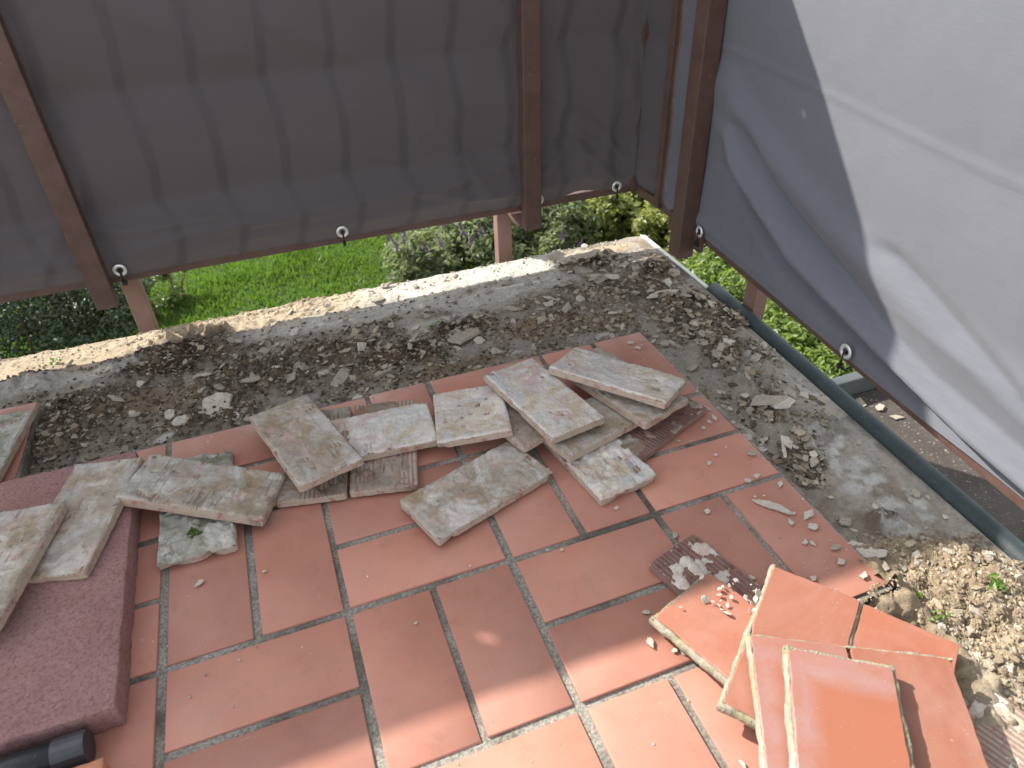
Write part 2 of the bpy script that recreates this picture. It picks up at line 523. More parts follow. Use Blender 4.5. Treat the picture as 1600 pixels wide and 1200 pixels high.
LEAF_HEDGE = mat_leaf('hedge_leaf', (0.035, 0.055, 0.028), (0.06, 0.085, 0.04), (0.05, 0.08, 0.02), 0.15)
LEAF_BUD = mat_leaf('buddleia_leaf', (0.12, 0.15, 0.075), (0.23, 0.25, 0.15), (0.30, 0.38, 0.13))
LEAF_VINE = mat_leaf('vine_leaf', (0.13, 0.16, 0.045), (0.25, 0.25, 0.085), (0.42, 0.47, 0.09))
LEAF_LAUREL = mat_leaf('laurel_leaf', (0.10, 0.155, 0.04), (0.19, 0.24, 0.07), (0.34, 0.47, 0.08))
FLOWER = mat_leaf('purple_flower', (0.09, 0.05, 0.11), (0.15, 0.09, 0.17), (0.12, 0.06, 0.15))
GRASS = mat_leaf('grass_blade', (0.04, 0.085, 0.014), (0.15, 0.185, 0.045), (0.16, 0.30, 0.025), 0.4)
WEED = mat_leaf('weed_leaf', (0.10, 0.19, 0.03), (0.15, 0.24, 0.04), (0.2, 0.4, 0.04))
MOSS = mat_simple('moss', (0.05, 0.085, 0.018), (0.09, 0.13, 0.03), 90, 0.95, 0.2, bump_s=0.9, bump_scale=300)
BARK = mat_simple('bark', (0.10, 0.075, 0.05), (0.15, 0.115, 0.08), 20, 0.95, 0.2, bump_s=0.6)
SOIL = mat_simple('lawn_soil', (0.035, 0.06, 0.018), (0.055, 0.085, 0.025), 1.2, 0.95, 0.2, bump_s=0.5, bump_scale=20)

# ------------------------------------------------------------------ setting: garden ground, house wall, slab
GZ = -2.6
bm = bmesh.new()
bmesh.ops.create_grid(bm, x_segments=8, y_segments=8, size=150)
ground = obj('ground', bm, SOIL)
ground.location = (0, 0, GZ)
ground['kind'] = 'structure'

ZS = -0.034          # screed level left of the lifted tiles


def edge_x(y):       # outer right edge of the slab (not quite square to the tiles)
    return 1.274 - max(0.0, 0.40 - y) * 0.048


bm = bmesh.new()
top = [(-2.6, 0.755), (1.276, 0.755), (1.274, 0.40), (edge_x(-2.2), -2.2), (-2.6, -2.2)]
vt = [bm.verts.new((x, y, ZS - 0.012)) for x, y in top]
vb = [bm.verts.new((x, y, ZS - 0.20)) for x, y in top]
bm.faces.new(vt[::-1]); bm.faces.new(vb)
for i in range(5):
    j = (i + 1) % 5
    bm.faces.new((vt[i], vt[j], vb[j], vb[i]))
bmesh.ops.recalc_face_normals(bm, faces=bm.faces)
slab = obj('terrace_slab', bm, SLABM)
slab['kind'] = 'structure'
bm = bmesh.new()
box(bm, (-0.95, -1.6, (GZ + ZS - 0.2) / 2), (3.3, 4.2, ZS - 0.2 - GZ))
wall = obj('house_wall', bm, WALLM)
tag(wall, 'plastered house wall carrying the terrace slab', 'wall')

# ------------------------------------------------------------------ rubble bed (screed, dirt and sand where tiles were lifted)
MOD = 0.25
# zones of loose dirt: (u, v, radius in m, height in m, albedo)
DIRT = (0.062, 0.043, 0.028)
EARTH = (0.16, 0.115, 0.074)
SCREED = (0.35, 0.31, 0.255)
OCHRE = (0.27, 0.195, 0.12)
SAND = (0.45, 0.36, 0.245)
WHITE = (0.54, 0.52, 0.48)


def rubble_fields(x, y):
    """height above ZS and albedo of the bed at (x, y)"""
    big = fbm(x * 7, y * 7, 3, 4)
    med = fbm(x * 28, y * 28, 11, 4)
    fine = fbm(x * 85, y * 85, 23, 4)
    h = 0.004 * (big - 0.4) + 0.0035 * (med - 0.5)
    colr = np.empty(x.shape + (3,)); colr[:] = SCREED
    v = (0.75 + 0.5 * med)[..., None]

    def blend(mask, c):
        nonlocal colr
        mk = np.clip(mask, 0, 1)[..., None]
        colr = colr * (1 - mk) + np.array(c) * mk

    def blob(u, vv, rx, ry, z=-0.03, ang=0.0):
        c = at(u, vv, z)
        dx = x - c.x; dy = y - c.y
        ca, sa = math.cos(ang), math.sin(ang)
        a = (dx * ca + dy * sa) / rx; b = (-dx * sa + dy * ca) / ry
        d = np.sqrt(a * a + b * b) + (med - 0.5) * 0.9 + (fine - 0.5) * 0.4
        return 1 - sst(0.55, 1.05, d)
    # dark lumpy dirt bands
    dirt = np.zeros_like(x)
    for a in ((150, 640, .16, .10), (270, 560, .18, .085), (400, 590, .17, .09), (330, 660, .13, .06), (500, 560, .16, .07), (620, 560, .14, .055), (90, 680, .12, .10),
              (720, 510, .09, .06), (990, 455, .13, .07), (1040, 420, .10, .07), (1060, 480, .10, .10), (1110, 540, .07, .12), (1165, 600, .06, .12), (1205, 650, .05, .10),
              (920, 410, .10, .05), (40, 600, .10, .04), (300, 525, .12, .035), (1235, 690, .05, .05), (1300, 670, .03, .06), (1375, 815, .04, .03), (1260, 720, .03, .03), (1140, 500, .06, .10), (1190, 560, .06, .10)):
        dirt = np.maximum(dirt, blob(*a))
    blend(sst(0.52, 0.62, med) * 0.5, EARTH)
    blend(sst(0.50, 0.60, fbm(x * 18, y * 18, 63, 4)) * 0.45, (0.17, 0.14, 0.105))
    blend(dirt * (0.6 + 0.45 * sst(0.35, 0.55, big)), DIRT)
    blend(dirt * sst(0.5, 0.68, med) * 0.75, EARTH)
    h = h + dirt * (0.007 + 0.042 * np.maximum(0, fine - 0.40) + 0.034 * np.maximum(0, med - 0.42)) + (1 - dirt) * 0.009 * np.maximum(0, fbm(x * 60, y * 60, 29, 3) - .5)
    # ochre, trodden smooth bed
    och = np.zeros_like(x)
    for a in ((230, 630, .13, .045), (850, 505, .12, .055), (700, 575, .14, .03), (950, 500, .07, .05)):
        och = np.maximum(och, blob(*a))
    blend(och * 0.85, OCHRE)
    h = h * (1 - 0.6 * och)
    # pale screed ridge behind
    pale = np.zeros_like(x)
    for a in ((600, 480, .24, .055), (760, 462, .22, .06), (470, 508, .16, .045), (860, 435, .12, .05), (60, 600, .18, .035), (700, 500, .12, .03), (160, 580, .12, .03)):
        pale = np.maximum(pale, blob(*a))
    blend(pale * 0.9, (0.47, 0.435, 0.375))
    blend((x > .98) * (y < .2) * sst(.3, .5, big) * .7, (0.37, 0.335, 0.28))
    # efflorescence; patches by the back edge paint the sunlit screed white
    wh = np.zeros_like(x)
    for a in ((1340, 740, .05, .10), (1300, 700, .04, .07), (1390, 810, .05, .06), (1260, 600, .03, .08), (1420, 780, .03, .05), (790, 430, .10, .03), (700, 470, .12, .025), (255, 685, .035, .012), (800, 550, .03, .012), (1180, 560, .03, .03), (930, 525, .05, .012)):
        wh = np.maximum(wh, blob(*a) * sst(0.42, 0.62, fbm(x * 40, y * 40, 77, 4)))
    blend(wh * 0.8, WHITE)
    # dark rim along the right slab edge
    rim = blob(1400, 700, .03, .16, ang=-0.05) * sst(0.4, 0.6, big)
    blend(rim * 0.7, (0.10, 0.09, 0.08))
    # sandy mortar: strip along the back edge, and the pile at the right
    sand = np.zeros_like(x)
    sand = np.maximum(sand, sst(0.645, 0.675, y + (med - 0.5) * 0.05) * sst(1.0, 0.5, x) * 0.9)
    sand = np.maximum(sand, blob(930, 392, .16, .03))
    blend(sand, SAND)
    crumbs = sand * (0.001 + 0.020 * np.maximum(0, fine - 0.45)) * sst(-0.10, 0.0, x) * sst(0.60, 0.35, x)
    h = h + crumbs
    blend(sst(.64, .67, y + (med - .5) * .03) * sst(.35, .55, x) * sst(1.02, .92, x) * .9, (0.58, 0.55, 0.48))  # whitened band: sunlight along the back edge put into the colour
    pile = np.maximum(blob(1480, 920, .13, .11), blob(1550, 1010, .13, .16))
    pile = np.maximum(pile, np.maximum(np.maximum(blob(1530, 1090, .10, .10), np.maximum(blob(1385, 905, .07, .07), blob(1400, 940, .09, .09))), blob(1400, 870, .05, .035)))
    blend(pile, (0.34, 0.265, 0.175))
    blend(pile * sst(0.50, 0.66, med) * 0.65, (0.22, 0.165, 0.105))
    blend(pile * sst(0.6, 0.75, big) * 0.5, (0.46, 0.40, 0.31))
    h = h + pile * (0.020 + 0.030 * (big - 0.3) + 0.022 * np.maximum(0, med - 0.4) + 0.012 * np.maximum(0, fine - 0.40) + 0.008 * np.maximum(0, fbm(x * 150, y * 150, 33, 3) - 0.42))
    blend(sst(.735, .75, y) * sst(.4, .6, med) * .5, DIRT)
    n3 = np.clip(1 - (-.502 - y) / .09, 0, 1) * (y < -.5) * (x > .74) * sst(1.06, .98, x)
    h = h + .028 * n3
    blend(n3 * .8, (0.30, 0.235, 0.155))
    return h, colr * v


def tile_left_edge(x):          # where the field of tiles ends, as y for a given x
    return np.where(x < -0.255, 0.485, np.where(x < 1.0, 0.247, -9))


def rubble_mesh():
    res = 0.0042
    xs = np.arange(-1.35, 1.28 + res, res); ys = np.arange(-1.30, 0.756, res)
    X, Y = np.meshgrid(xs, ys, indexing='ij')
    ex = np.where(Y > 0.4, 1.274, 1.274 - (0.40 - Y) * 0.048)
    inside_tiles = ((X < 0.985) & (Y < 0.235) & ~((X > 0.765) & (Y < -0.515))) | ((X < -0.27) & (Y < 0.47))
    keepv = (X < ex + res) & ~inside_tiles
    H, Cc = rubble_fields(X, Y)
    # bed ramps up to the tile bed next to the tile field
    near = np.maximum(0, 1 - np.maximum(0, Y - tile_left_edge(X)) / 0.05) * (X < 1.0)
    near = np.maximum(near, np.maximum(0, 1 - np.maximum(0, X - 1.0) / 0.035) * (Y < 0.25) * (Y > -0.5))
    H = H + 0.020 * near * vnoise(X * 60, Y * 60, 5)
    H = H * sst(0.12, 1.0, (ex - X) / np.where(Y < -.35, .07, .04))
    # crumbled outer edge
    eg = sst(0.742, 0.755, Y) * .5
    H = H - eg * 0.010 * vnoise(X * 45, Y * 45, 9)
    Xc = np.minimum(X, ex)
    keep = keepv[:-1, :-1] & keepv[1:, :-1] & keepv[1:, 1:] & keepv[:-1, 1:]
    return grid_mesh('rubble_bed', Xc, np.minimum(Y, 0.7545), ZS + H, keep, Cc)


rub = obj('rubble_bed', rubble_mesh(), RUBBLE)
rub['kind'] = 'structure'


def bed_z(x, y):
    h, _ = rubble_fields(np.array([x]), np.array([y]))
    return ZS + float(h[0])


# ------------------------------------------------------------------ tiled floor: bed of grout with single tiles on it
bm = bmesh.new()
GT = -0.0035
for x0, x1, y0, y1 in ((-2.0, 0.752, -1.75, 0.25), (0.752, 0.999, -0.502, 0.25), (-2.0, -0.252, 0.25, 0.487)):
    box(bm, ((x0 + x1) / 2, (y0 + y1) / 2, GT - 0.02), (x1 - x0, y1 - y0, 0.04))
floor = obj('tiled_floor', bm, GROUT)
floor['kind'] = 'structure'


def tile_mesh(name, L, W, T, seed=0, bev=0.0022, jit=0.0006):
    """a clinker tile, origin at the middle of its top face"""
    rr = random.Random(seed)
    bm = bmesh.new()
    box(bm, (0, 0, -T / 2), (L, W, T))
    bmesh.ops.bevel(bm, geom=list(bm.edges), offset=bev, segments=2, profile=0.5, affect='EDGES')
    for v in bm.verts:
        v.co += Vector((rr.uniform(-1, 1), rr.uniform(-1, 1), rr.uniform(-.3, .3))) * jit
    me = bpy.data.meshes.new(name); bm.to_mesh(me); bm.free()
    me.polygons.foreach_set('use_smooth', [True] * len(me.polygons))
    return me


TILE_V = []
for s in range(5):
    me = tile_mesh('floor_tile', 0.239, 0.1137, 0.014, s, bev=0.0016)
    me.materials.append(CLAY)
    TILE_V.append(me)


def lay_tile(cx, cy, horiz):
    o = bpy.data.objects.new('tile', rnd.choice(TILE_V))
    col.objects.link(o); o.parent = floor
    o.location = (cx + rnd.uniform(-.0012, .0012), cy + rnd.uniform(-.0012, .0012), rnd.uniform(-0.0006, 0.0008))
    o.rotation_euler = (rnd.uniform(-.004, .004), rnd.uniform(-.004, .004), (0 if horiz else math.pi / 2) + rnd.uniform(-.006, .006) + (math.pi if rnd.random() < .5 else 0))


for i in range(-8, 4):
    for j in range(-2, 6):
        if j == -2 and i > -2:
            continue
        if i == 3 and j >= 2:
            continue
        x0 = i * MOD; y0 = -j * MOD
        if (i + j) % 2 == 0:          # two upright tiles
            for q in (0, 1):
                lay_tile(x0 + MOD * (0.25 + 0.5 * q), y0 - MOD / 2 - (0.0 if j > -2 else 0.006), False)
        else:
            for q in (0, 1):
                lay_tile(x0 + MOD / 2, y0 - MOD * (0.25 + 0.5 * q) - (0.0 if j > -2 else 0.006), True)

# ------------------------------------------------------------------ loose lifted tiles


def outline(L, W, seed, rough=0.0012, chip=0.004, nchip=3):
    rr = random.Random(seed)
    n1, n2 = max(8, int(L / 0.006)), max(6, int(W / 0.006))
    p = []
    for k in range(n1): p.append([-L / 2 + L * k / n1, -W / 2])
    for k in range(n2): p.append([L / 2, -W / 2 + W * k / n2])
    for k in range(n1): p.append([L / 2 - L * k / n1, W / 2])
    for k in range(n2): p.append([-L / 2, W / 2 - W * k / n2])
    n = len(p)
    ch = [(rr.randrange(n), rr.uniform(1.5, 5), rr.uniform(.3, 1) * chip) for _ in range(nchip)]
    out = []
    for i, (x, y) in enumerate(p):
        r = math.hypot(x, y) or 1
        d = rr.uniform(-1, 0.6) * rough
        for c, wd, a in ch:
            dd = min(abs(i - c), n - abs(i - c))
            d -= a * max(0, 1 - dd / wd)
        # corners a little rounded
        cx = min(1, (L / 2 - abs(x)) / 0.004); cy = min(1, (W / 2 - abs(y)) / 0.004)
        d -= 0.0016 * max(0, 1 - math.hypot(cx, cy))
        out.append((x + x / r * d, y + y / r * d))
    return out


def slab_mesh(name, pts, T, seed=0, inset=0.0012):
    """a plate of the given outline with a worn arris; origin on its top face"""
    rr = random.Random(seed)
    bm = bmesh.new()
    n = len(pts)
    cx = sum(p[0] for p in pts) / n; cy = sum(p[1] for p in pts) / n

    def ring(z, s):
        return [bm.verts.new((x - (x - cx) / max(1e-5, math.hypot(x - cx, y - cy)) * s, y - (y - cy) / max(1e-5, math.hypot(x - cx, y - cy)) * s, z + rr.uniform(-.0003, .0003))) for x, y in pts]
    top_r = ring(0, inset)
    for v in top_r:
        v.co.z = 0
    rs = [top_r, ring(-inset * 0.8, 0), ring(-T * 0.5, rr.uniform(-.0004, .0006)), ring(-T + inset * .8, 0), ring(-T, inset)]
    for a, b in zip(rs[:-1], rs[1:]):
        for k in range(n):
            bm.faces.new((a[k], b[k], b[(k + 1) % n], a[(k + 1) % n]))
    bm.faces.new(rs[0]); bm.faces.new(rs[-1][::-1])
    bmesh.ops.recalc_face_normals(bm, faces=bm.faces)
    return bm


def residue_mesh(L, W, seed, cover=0.8, thick=0.004, lump=0.5, bare_end=None):
    """layer of mortar still stuck to a tile: a height field over its top, dipping under it where bare"""
    nu, nv = int(L / 0.0028) + 2, int(W / 0.0028) + 2
    u = np.linspace(-L / 2 + 0.0004, L / 2 - 0.0004, nu); v = np.linspace(-W / 2 + 0.0004, W / 2 - 0.0004, nv)
    U, V = np.meshgrid(u, v, indexing='ij')
    s = seed * 13 + 5
    big = fbm(U * 16 + seed, V * 16, s, 4); med = fbm(U * 55 + seed, V * 55, s + 1, 4); fine = fbm(U * 170, V * 170, s + 2, 3)
    f = big * 0.6 + med * 0.4
    th = np.quantile(f, 1 - cover)
    m = sst(th - 0.03, th + 0.05, f)
    if bare_end is not None:       # a strip of ribbed clay left bare at one end
        e, wdt = bare_end
        q = (L / 2 - U * e) if abs(e) == 1 else (W / 2 - V * (e / 2))
        m = m * sst(wdt * 0.6, wdt * 1.3, q + (med - 0.5) * 0.02)
    H = m * thick * (0.45 + 1.1 * (big - 0.3) + lump * (med - 0.45) * 1.9 + 0.8 * (fine - 0.5)) + 0.0009 * (fine - 0.5)
    step = sst(0.50, 0.53, fbm(U * 22 + 9, V * 30, s + 7, 4))          # a scaled-off second layer
    H = H + m * step * thick * 0.45
    H = np.where(m < 0.05, -0.0015, H)
    edge = np.minimum(np.minimum(U + L / 2, L / 2 - U), np.minimum(V + W / 2, W / 2 - V))
    e2 = sst(0.0, 0.0014, edge - 0.0020 * fbm(U * 110, V * 110, s + 4, 3) + 0.0008)
    H = H * e2 - (1 - e2) * 0.002
    return grid_mesh('mortar_residue', U, V, H)


def loose_tile(label, L, W, pos, ang, seed, mat=None, style='back', T=0.013, group=None, **kw):
    """pos: middle of the top face; ang: (yaw, tilt about its y, tilt about its x)"""
    root = empty('loose_tile', pos, (ang[2], ang[1], ang[0]))
    tag(root, label, 'tile', group or ('lifted tiles lying face down' if style == 'back' else 'lifted tiles lying face up'))
    pts = outline(L, W, seed, rough=kw.get('rough', 0.0007), chip=kw.get('chip', 0.004), nchip=kw.get('nchip', 3))
    th = kw.get('thick', 0.004) * (.55 if kw.get('lump', .6) < 1 else 1.0)
    if style == 'back':
        b = obj('body', slab_mesh('body', pts, T, seed), kw.get('body', CLAY_BACK), root)
        b.location.z = -th * 0.9
        r = obj('mortar_residue', residue_mesh(L, W, seed, kw.get('cover', 0.85), th, kw.get('lump', 0.6), kw.get('bare_end')), mat or MORTAR, root)
        r.location.z = -th * 0.9 + 0.0002
    else:
        b = obj('body', slab_mesh('body', pts, T, seed, inset=0.0016), mat or CLAY_LOOSE, root)
        r = obj('mortar_bed', slab_mesh('mortar_bed', [(x * 0.985, y * 0.985) for x, y in outline(L, W, seed + 50, rough=0.003, chip=0.012, nchip=6)], 0.006, seed + 3), MORTAR_PALE, root)
        r.location.z = -T + 0.0004
    return root


def fringe(root, L, W, sides, seed, h=0.013, wd=0.008, z0=-0.0135):
    """strips of old joint grout still clinging to the edges of a tile"""
    for sd_ in sides:
        n = 60
        ln = L if sd_ in 'ns' else W
        t = np.linspace(-ln / 2 - (wd * 0.5), ln / 2 + wd * 0.5, n)
        sec = 7
        w = wd * (0.45 + .6 * fbm(t * 70, t * 0 + seed, seed, 4)); top_ = -0.0006 - 0.0035 * fbm(t * 90, t * 0 + 3, seed + 9, 3)
        prof = [(0, 0), (0, 1), (0.35, 1.02), (0.75, 0.9), (1, 0.6), (1.02, 0.25), (0.9, 0)]
        bm = bmesh.new(); rings = []
        for i in range(n):
            ring = []
            for (a, b) in prof:
                o_ = a * w[i]; zz = z0 + b * (top_[i] - z0) + rnd.uniform(-.0004, .0004)
                if sd_ == 'n': p = (t[i], W / 2 - 0.001 + o_, zz)
                elif sd_ == 's': p = (t[i], -W / 2 + 0.001 - o_, zz)
                elif sd_ == 'e': p = (L / 2 - 0.001 + o_, t[i], zz)
                else: p = (-L / 2 + 0.001 - o_, t[i], zz)
                ring.append(bm.verts.new(p))
            rings.append(ring)
        for i in range(n - 1):
            for k in range(sec):
                bm.faces.new((rings[i][k], rings[i][(k + 1) % sec], rings[i + 1][(k + 1) % sec], rings[i + 1][k]))
        bm.faces.new(rings[0]); bm.faces.new(rings[-1])
        bmesh.ops.recalc_face_normals(bm, faces=bm.faces)
        obj('grout_strip', bm, FRINGE, root)


def frame(pa, pb, z, L, W):
    """flat pose of a tile whose far edge runs from pixel pa to pixel pb at height z; W runs along that edge, L towards the viewer"""
    a = at(*pa, z); b = at(*pb, z)
    d = (b - a).normalized()
    n = Vector((d.y, -d.x, 0))
    if n.y > 0:
        n = -n
    mid = a + d * (W / 2) + n * (L / 2)
    return (mid.x, mid.y, z), math.atan2(d.y, d.x)


def pose(name):
    return POSES[name]


LT = loose_tile
# --- face-down tiles in a row over the middle of the floor
LT('stained tile leaning over the left frame edge, atop the other tile on the red slab', .113, .237, (-0.207, -0.042, .0745), (-.236, -.085, -.03), 1, MORTAR, cover=.96, thick=.0045)
LT('brown-grey tile lying lengthwise across the corner of the dark red concrete slab', .115, .237, (-0.109, 0.040, .0595), (-.30, -.07, .035), 2, MORTAR, cover=.98, thick=.0035, lump=.3)
LT('thick grey tile with red side edge propped from the slab corner onto the floor', .236, .113, (0.073, 0.049, .046), (-.438, .16, -.08), 3, MORTAR, cover=.96, thick=.005, T=.016)
t4 = LT('weathered tile with a green moss tuft, under the propped grey tile', .117, .240, (0.053, 0.046, .0185), (-.016, -.0, -.0), 4, MORTAR_MOSS, cover=.97, thick=.006, lump=1.2, chip=.009, nchip=7)
LT('dark ribbed tile flat on the floor, mostly under the tilted grey-brown tile', .116, .240, (0.257, 0.099, .0165), (-.21, 0, 0), 8, MORTAR_DARK, cover=.7, thick=.003)
LT('ribbed reddish tile flat on the floor, crossing beneath the pale lengthwise tile', .1157, .240, (0.376, 0.076, .0165), (-.217, 0, 0), 9, MORTAR_DARK, cover=.72, thick=.003, bare_end=(1, .022))
LT('pale grey tile lying crosswise over two ribbed tiles', .215, .114, (0.364, 0.089, .0345), (-.07, 0, .03), 6, MORTAR_PALE, cover=.93, thick=.004)
LT('grey and ochre tile tilted on the left of the pale crosswise tile', .1154, .240, (0.242, 0.103, .052), (.274, .02, -.03), 55, MORTAR, cover=.95, thick=.0035, lump=.3)
LT('short broken pale tile in the middle of the row with comb marks', .135, .170, (0.541, 0.072, .040), (-.205, -.07, -.12), 10, MORTAR_PALE, cover=.97, thick=.004, chip=.008)
LT('brown tile with torn edge lying apart in front of the row', .239, .115, (0.498, -0.098, .0205), (.332, .02, .0), 17, MORTAR, cover=.97, thick=.005, chip=.012, nchip=7)
LT('small showing corner of brown tile between short broken tile and large pale one', .108, .20, (0.618, 0.050, .035), (.30, -.02, -.08), 16, MORTAR_DARK, cover=.95, thick=.003)
LT('grey tile with scaly mortar, lowest and nearest of the right-hand heap', .1152, .239, (0.7135, -0.077, .0195), (.157, 0, 0), 15, MORTAR_PALE, cover=.96, thick=.006, lump=1.0, chip=.008)
LT('dark red tile with ragged mortar on the floor at the heap right end', .238, .115, (0.838, -0.055, .0155), (.40, 0, 0), 18, MORTAR_DARK, cover=.4, thick=.003, body=CLAY_WINE)
LT('yellow-stained tile lying crosswise in the heap, on the scaly tile', .236, .110, (0.757, -0.028, .0365), (.28, .03, -.03), 12, MORTAR, cover=.97, thick=.004)
LT('large pale tile with dark scratch marks, leftmost on top of the heap', .1155, .240, (0.6715, 0.042, .0615), (.188, .03, -.037), 11, MORTAR_PALE, cover=.98, thick=.0035, lump=.3)
LT('grey tile second from top in the heap, under the cream one', .1152, .240, (0.829, 0.030, .0535), (.311, .0, -.02), 14, MORTAR, cover=.95, thick=.004)
LT('long cream tile with green-mossed far edge, topmost of the heap', .110, .239, (0.823, 0.033, .0745), (.646, .16, -.03), 13, MORTAR_PALE, cover=.98, thick=.0045)
LT('grey tile at the left frame edge, leaning on the last laid corner tile', .115, .20, (-0.315, 0.335, .022), (-.15, -.05, .0), 20, MORTAR_MOSS, cover=.95, thick=.004)
# moss tuft on the weathered tile
bm = bmesh.new()
for k in range(70):
    a = rnd.uniform(0, 6.28); rr_ = abs(rnd.gauss(0, .5))
    bmesh.ops.create_icosphere(bm, subdivisions=1, radius=rnd.uniform(.0014, .003), matrix=Matrix.Translation((.0 + .016 * rr_ * math.cos(a), -.075 + .011 * rr_ * math.sin(a), .001 + rnd.uniform(0, .003))))
obj('moss_tuft', bm, MOSS, t4)

# --- face-up orange tiles stacked at the lower right
p, a = frame((1014, 880), (1082, 832), .016, .24, .097)
LT('wine-red ribbed tile with white mortar patch, lowest of the orange stack', .097, .24, p, (a, 0, 0), 21, MORTAR_PALE, cover=.26, thick=.004, body=CLAY_WINE)
p, a = frame((1023, 962), (1112, 888), .034, .24, .118)
r2 = LT('orange tile strewn with mortar crumbs, on the wine-red ribbed tile', .118, .24, p, (a, .02, -.03), 22, style='face')
fringe(r2, .118, .24, 'wn', 5)
p, a = frame((1210, 884), (1342, 936), .040, .235, .115)
r3 = LT('orange tile pointing away, grout on its left side, under the big pair', .115, .235, p, (a, 0, 0), 23, style='face')
fringe(r3, .115, .235, 'wse', 6)
p, a = frame((1350, 942), (1500, 1007), .036, .24, .116)
r4 = LT('orange tile at far right of the stack, its corner over the sand', .116, .24, p, (a, 0, .0), 24, style='face')
fringe(r4, .116, .24, 'w', 7, wd=.014)
p, a = frame((1172, 991), (1470, 1027), .062, .24, .235)
d = Vector((math.cos(a), math.sin(a), 0))
c0 = Vector(p)
q = c0 - d * .0600
r5 = LT('orange tile with pale violet rim, left of the bonded pair below the top tile', .115, .24, q, (a, 0, 0), 25, mat=CLAY_HAZE, style='face')
fringe(r5, .115, .24, 'wn', 8, wd=.006)
q = c0 + d * .0600
r5b = LT('plain orange tile, right of the bonded pair below the top tile', .115, .24, q, (a, 0, 0), 26, style='face')
fringe(r5b, .115, .24, 'n', 9)
p, a = frame((1232, 1012), (1399, 1044), .084, .24, .116)
r6 = LT('topmost orange tile of the stack with violet lime haze and sandy grout rim', .116, .24, p, (a, .0, .0), 27, mat=CLAY_HAZE, style='face', T=.016)
fringe(r6, .116, .24, 'wne', 10, wd=.009)
# ribbed fragments left in the sand behind the stack
for k, (u, v, yaw, L, W, lab) in enumerate(((1556, 1172, .35, .15, .085, 'red ribbed tile stub half buried in sand at the lower right corner'), (1440, 1195, .3, .07, .05, 'whitish ribbed tile stub beside the orange stack'))):
    pp = at(u, v, .016)
    LT(lab, L, W, pp, (yaw, 0, 0), 31 + k, MORTAR_PALE, cover=.25 if k == 0 else .7, thick=.002, group='tile stubs in the sand')

# ------------------------------------------------------------------ concrete pavers and the black pipe at the left


def paver(label, x1, y0, y1, mat, seed, zt=.042):
    rr = random.Random(seed)
    L = 0.5
    bm = bmesh.new()
    box(bm, (0, 0, 0), (L, y1 - y0, zt))
    bmesh.ops.bevel(bm, geom=list(bm.edges), offset=0.0020, segments=2, profile=0.6, affect='EDGES')
    bmesh.ops.subdivide_edges(bm, edges=[e for e in bm.edges if e.calc_length() > 0.1], cuts=64, use_grid_fill=True)
    for v in bm.verts:
        n = vnoise(np.array([v.co.x * 90]), np.array([v.co.y * 90 + v.co.z * 50]), seed)[0]
        e = min(L / 2 - abs(v.co.x), (y1 - y0) / 2 - abs(v.co.y))
        if e < 0.007:
            v.co.x -= math.copysign(0.0042 * n * n, v.co.x) if abs(v.co.x) > L / 2 - .008 else 0
            v.co.y -= math.copysign(0.0042 * n * n, v.co.y) if abs(v.co.y) > (y1 - y0) / 2 - .008 else 0
            v.co.z -= 0.001 * n
        v.co.z += 0.0006 * (n - .5)
    o = obj('concrete_paver', bm, mat, smooth=True)
    o.location = (x1 - L / 2, (y0 + y1) / 2, zt / 2 + 0.0012)
    tag(o, label, 'paving slab')
    return o


paver('dark red concrete paving slab at the left with grey tiles on its far corner', -.038, -.314, .192, PAVER, 3)
paver('orange-red paving slab cut off by the lower left corner, in sun', -.045, -.875, -.374, PAVER_ORANGE, 4)
bm = bmesh.new()
pth = [(-1.3 + i * .05, -.340, .0215) for i in range(24)] + [(-.086, -.340, .0215)]
tube(bm, pth, .0195, 20, cap=True)
pipe = obj('black_pipe', bm, None, smooth=False)
pipe.data.materials.append(PIPE_BLACK)
for f_ in pipe.data.polygons:
    f_.use_smooth = len(f_.vertices) == 4
tag(pipe, 'black plastic pipe between the two paving slabs at lower left', 'pipe')
bm = bmesh.new()
tube(bm, [(-.108, -.340, .0215), (-.10, -.340, .0215), (-.084, -.340, .0215), (-.072, -.340, .0215)], [.0202, .0205, .0204, .0201], 20, cap=True)
o = obj('tape_wrap', bm, TAPE, pipe)

# ------------------------------------------------------------------ slab edge trim
bm = bmesh.new()
bar(bm, (-2.6, .7575, ZS - .02), (1.276, .7575, ZS - .02), .003, .05, up=(0, 1, 0))
o = obj('edge_strip', bm, ZINC)
tag(o, 'thin pale metal strip along the back edge of the slab', 'edge strip')
bm = bmesh.new()
ya = [.755 - k * .045 for k in range(9)]
bar(bm, (1.286, .752, ZS - .008), (1.284, .405, ZS - .008), .013, .016, up=(0, 0, 1), bevel=.003)
bar(bm, (1.279, .752, ZS - .02), (1.277, .405, ZS - .02), .003, .045, up=(0, 0, 1))
o = obj('edge_profile', bm, WHITE_TRIM)
tag(o, 'white plastic edge profile at the far right slab corner', 'edge profile')
bm = bmesh.new()
pts = []
yy = .402
while yy > -2.2:
    pts.append((edge_x(yy) + .0215, yy, ZS - .006)); yy -= .08
tube(bm, [Vector(pts[0]) + Vector((0, .008, 0))] + pts, [.012] + [.0205] * len(pts), 20)
o = obj('edge_pipe', bm, None)
o.data.materials.append(HOSE)
for f_ in o.data.polygons:
    f_.use_smooth = len(f_.vertices) == 4
tag(o, 'dark green-grey round pipe along the right edge of the slab', 'pipe')

# ------------------------------------------------------------------ railings
RZ0, RZ1 = 0.096, 1.128       # bottom rail and top of the screen
YB = 0.785                    # back railing line


def fence_x(y):               # line of the right railing
    if y > .486:
        return 1.252 + (y - .486) * .055
    return 1.252 + (y - .486) * .0733


